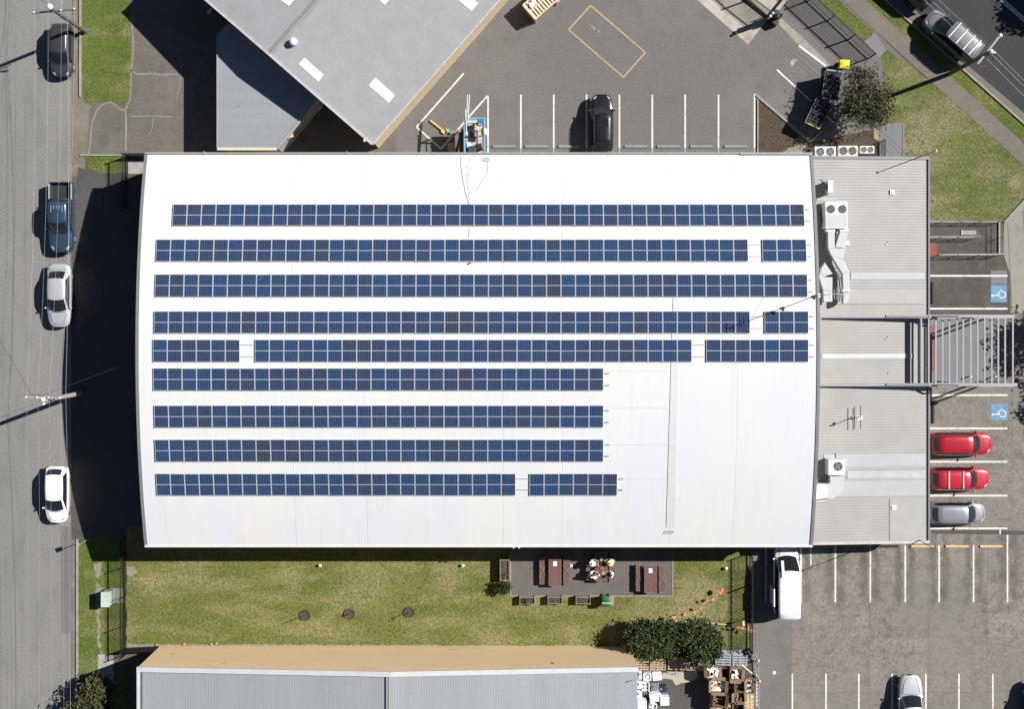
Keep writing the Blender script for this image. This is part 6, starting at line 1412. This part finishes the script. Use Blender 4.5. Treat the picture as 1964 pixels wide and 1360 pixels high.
def person(lab, loc, rz, pose, shirt, trous, skin, hair, hat=None, nm="person"):
    t = thing("person", lab, "person", loc, R(rz)); S = pose == 'sit'
    if S:
        pel, ch, nk, hd = (0,0,.58), (.10,0,.88), (.16,0,1.06), (.22,0,1.20)
        kn, ft, to = .44, .40, .56; hip = lambda s: (0.02,s*.10,.56); knee = lambda s: (kn,s*.13,.54); ank = lambda s: (ft,s*.13,.10); toe = lambda s: (to,s*.14,.05)
        sh = lambda s: (.13,s*.19,1.0); el = lambda s: (.33,s*.25,.80); wr = lambda s: (.56,s*.14,.83); fdir = lambda s: (1,-.3*s,-.05)
    else:
        pel, ch, nk, hd = (0,0,.95), (.07,0,1.30), (.12,0,1.48), (.17,0,1.62)
        hip = lambda s: (0,s*.10,.92); knee = lambda s: (.05,s*.12,.50); ank = lambda s: (0,s*.13,.09); toe = lambda s: (.17,s*.14,.04)
        sh = lambda s: (.09,s*.19,1.42); el = lambda s: (.30,s*.27,1.22); wr = lambda s: (.50,s*.20,1.15); fdir = lambda s: (1,-.2*s,-.2)
    torso = [(pel,.15),(tuple(Vector(pel).lerp(Vector(ch),.5)),.14),(ch,.155),(nk,.062),(tuple(Vector(nk).lerp(Vector(hd),.45)),.060),(hd,.098),(tuple(Vector(hd)+Vector((.02,0,.09))),.082)]
    chains = [torso, [(hd,.098),(tuple(Vector(hd)+Vector((.10,0,-.02))),.03)], [(hd,.098),(tuple(Vector(hd)+Vector((.07,0,-.08))),.045)]]
    for s in (-1,1):
        chains.append([(ch,.155),(sh(s),.068),(el(s),.045),(wr(s),.028)]); chains += hand(wr(s), fdir(s), -s)
        chains.append([(hd,.098),(tuple(Vector(hd)+Vector((-.005,s*.098,0))),.018)])
        chains.append([(pel,.15),(hip(s),.10),(knee(s),.062),(ank(s),.042),(toe(s),.035)])
    skinned("body", chains, SK[skin], t)
    sc_ = [[(tuple(Vector(pel)+Vector((0,0,.02))),.165),(tuple(Vector(pel).lerp(Vector(ch),.5)),.158),(ch,.172),(tuple(Vector(ch).lerp(Vector(nk),.75)),.085)]]
    for s in (-1,1): sc_.append([(ch,.172),(sh(s),.088),(tuple(Vector(sh(s)).lerp(Vector(el(s)),.9)),.066)])
    skinned("shirt", sc_, shirt, t)
    tc = []
    for s in (-1,1): tc.append([(pel,.168),(hip(s),.118),(knee(s),.082),(tuple(Vector(ank(s))+Vector((0,0,.02))),.062)])
    skinned("trousers", tc, trous, t)
    for s in (-1,1): b = MB(); q = Vector(ank(s)).lerp(Vector(toe(s)),.5); b.ball((q.x,q.y,.055), .055, 10, 6, 0, (2.4,1,1)); b.build("shoe", m_trim, t)
    hb = Vector(hd)+Vector((0,0,.045))
    if hat:
        b = MB(); b.ball((hb.x-.005,hb.y,hb.z+.02), .128, 14, 8, 0, (1.08,.98,.85)); b.grid(lambda u, v: (hb.x+(.13+.18*hat[1])*(u)*math.cos(6.2832*v), hb.y+(.13+.15*hat[1])*u*math.sin(6.2832*v), hb.z+.005-.02*u), 2, 20); b.build("hat", hat[0], t)
    else:
        b = MB(); b.ball((hb.x-.025,hb.y,hb.z+.012), .114, 14, 8, 0, (1.02,.95,.95)); b.build("hair", hair, t)
    b = MB(); [b.ball((hd[0]+.105, s*.034, hd[2]+.03), .011, 6, 5) for s in (-1,1)]; b.build("eyes", m_trim, t)
    return t
H_d = M("dark_hair", (.03,.022,.018), .7); H_b = M("brown_hair", (.10,.065,.04), .7)
S_w = M("white_shirt", (.70,.70,.70), .85, var=.06, vs=9.); S_p = M("pale_pink_shirt", (.66,.58,.56), .85, var=.08, vs=9.); S_b = M("blue_grey_shirt", (.22,.28,.38), .85, var=.25, vs=9.); S_k = M("black_shirt", (.02,.022,.022), .85); T_d = M("navy_trousers", (.03,.035,.06), .85); T_g = M("grey_trousers", (.10,.10,.11), .85); S_y = M("yellow_shirt", (.74,.70,.28), .8, var=.06)
HW = M("white_hat_cloth", (.74,.75,.78), .85, var=.05)
B1, B2 = G(1130.5,1080,.45), G(1174.5,1080,.45)
person("person in blue grey top and white hat seated at the north west table corner", (B1.x-.02, G(0,1080,.9).y, .0), 0, 'sit', S_b, T_d, 0, H_b, (HW,.6))
person("person in a white shirt seated at the south west of the middle table", (B1.x-.02, G(0,1103,.9).y, .0), 3, 'sit', S_w, T_d, 0, H_d)
person("person in yellow top and yellow hat seated at the north east table corner", (B2.x+.02, G(0,1079,.9).y, .0), 180, 'sit', S_y, T_g, 0, H_b, (M("yellow_hat", (.80,.76,.30), .8),.55))
person("person in a pale pink shirt seated at the south east of the middle table", (B2.x+.02, G(0,1103,.9).y, .0), 176, 'sit', S_p, T_d, 0, H_d)
q = G(908,256,LZ+1.5)
person("person in black clothes with dark hair standing on the raised blue lift", (q.x-.1, q.y, LZ), 10, 'stand', S_k, S_k, 1, H_d)
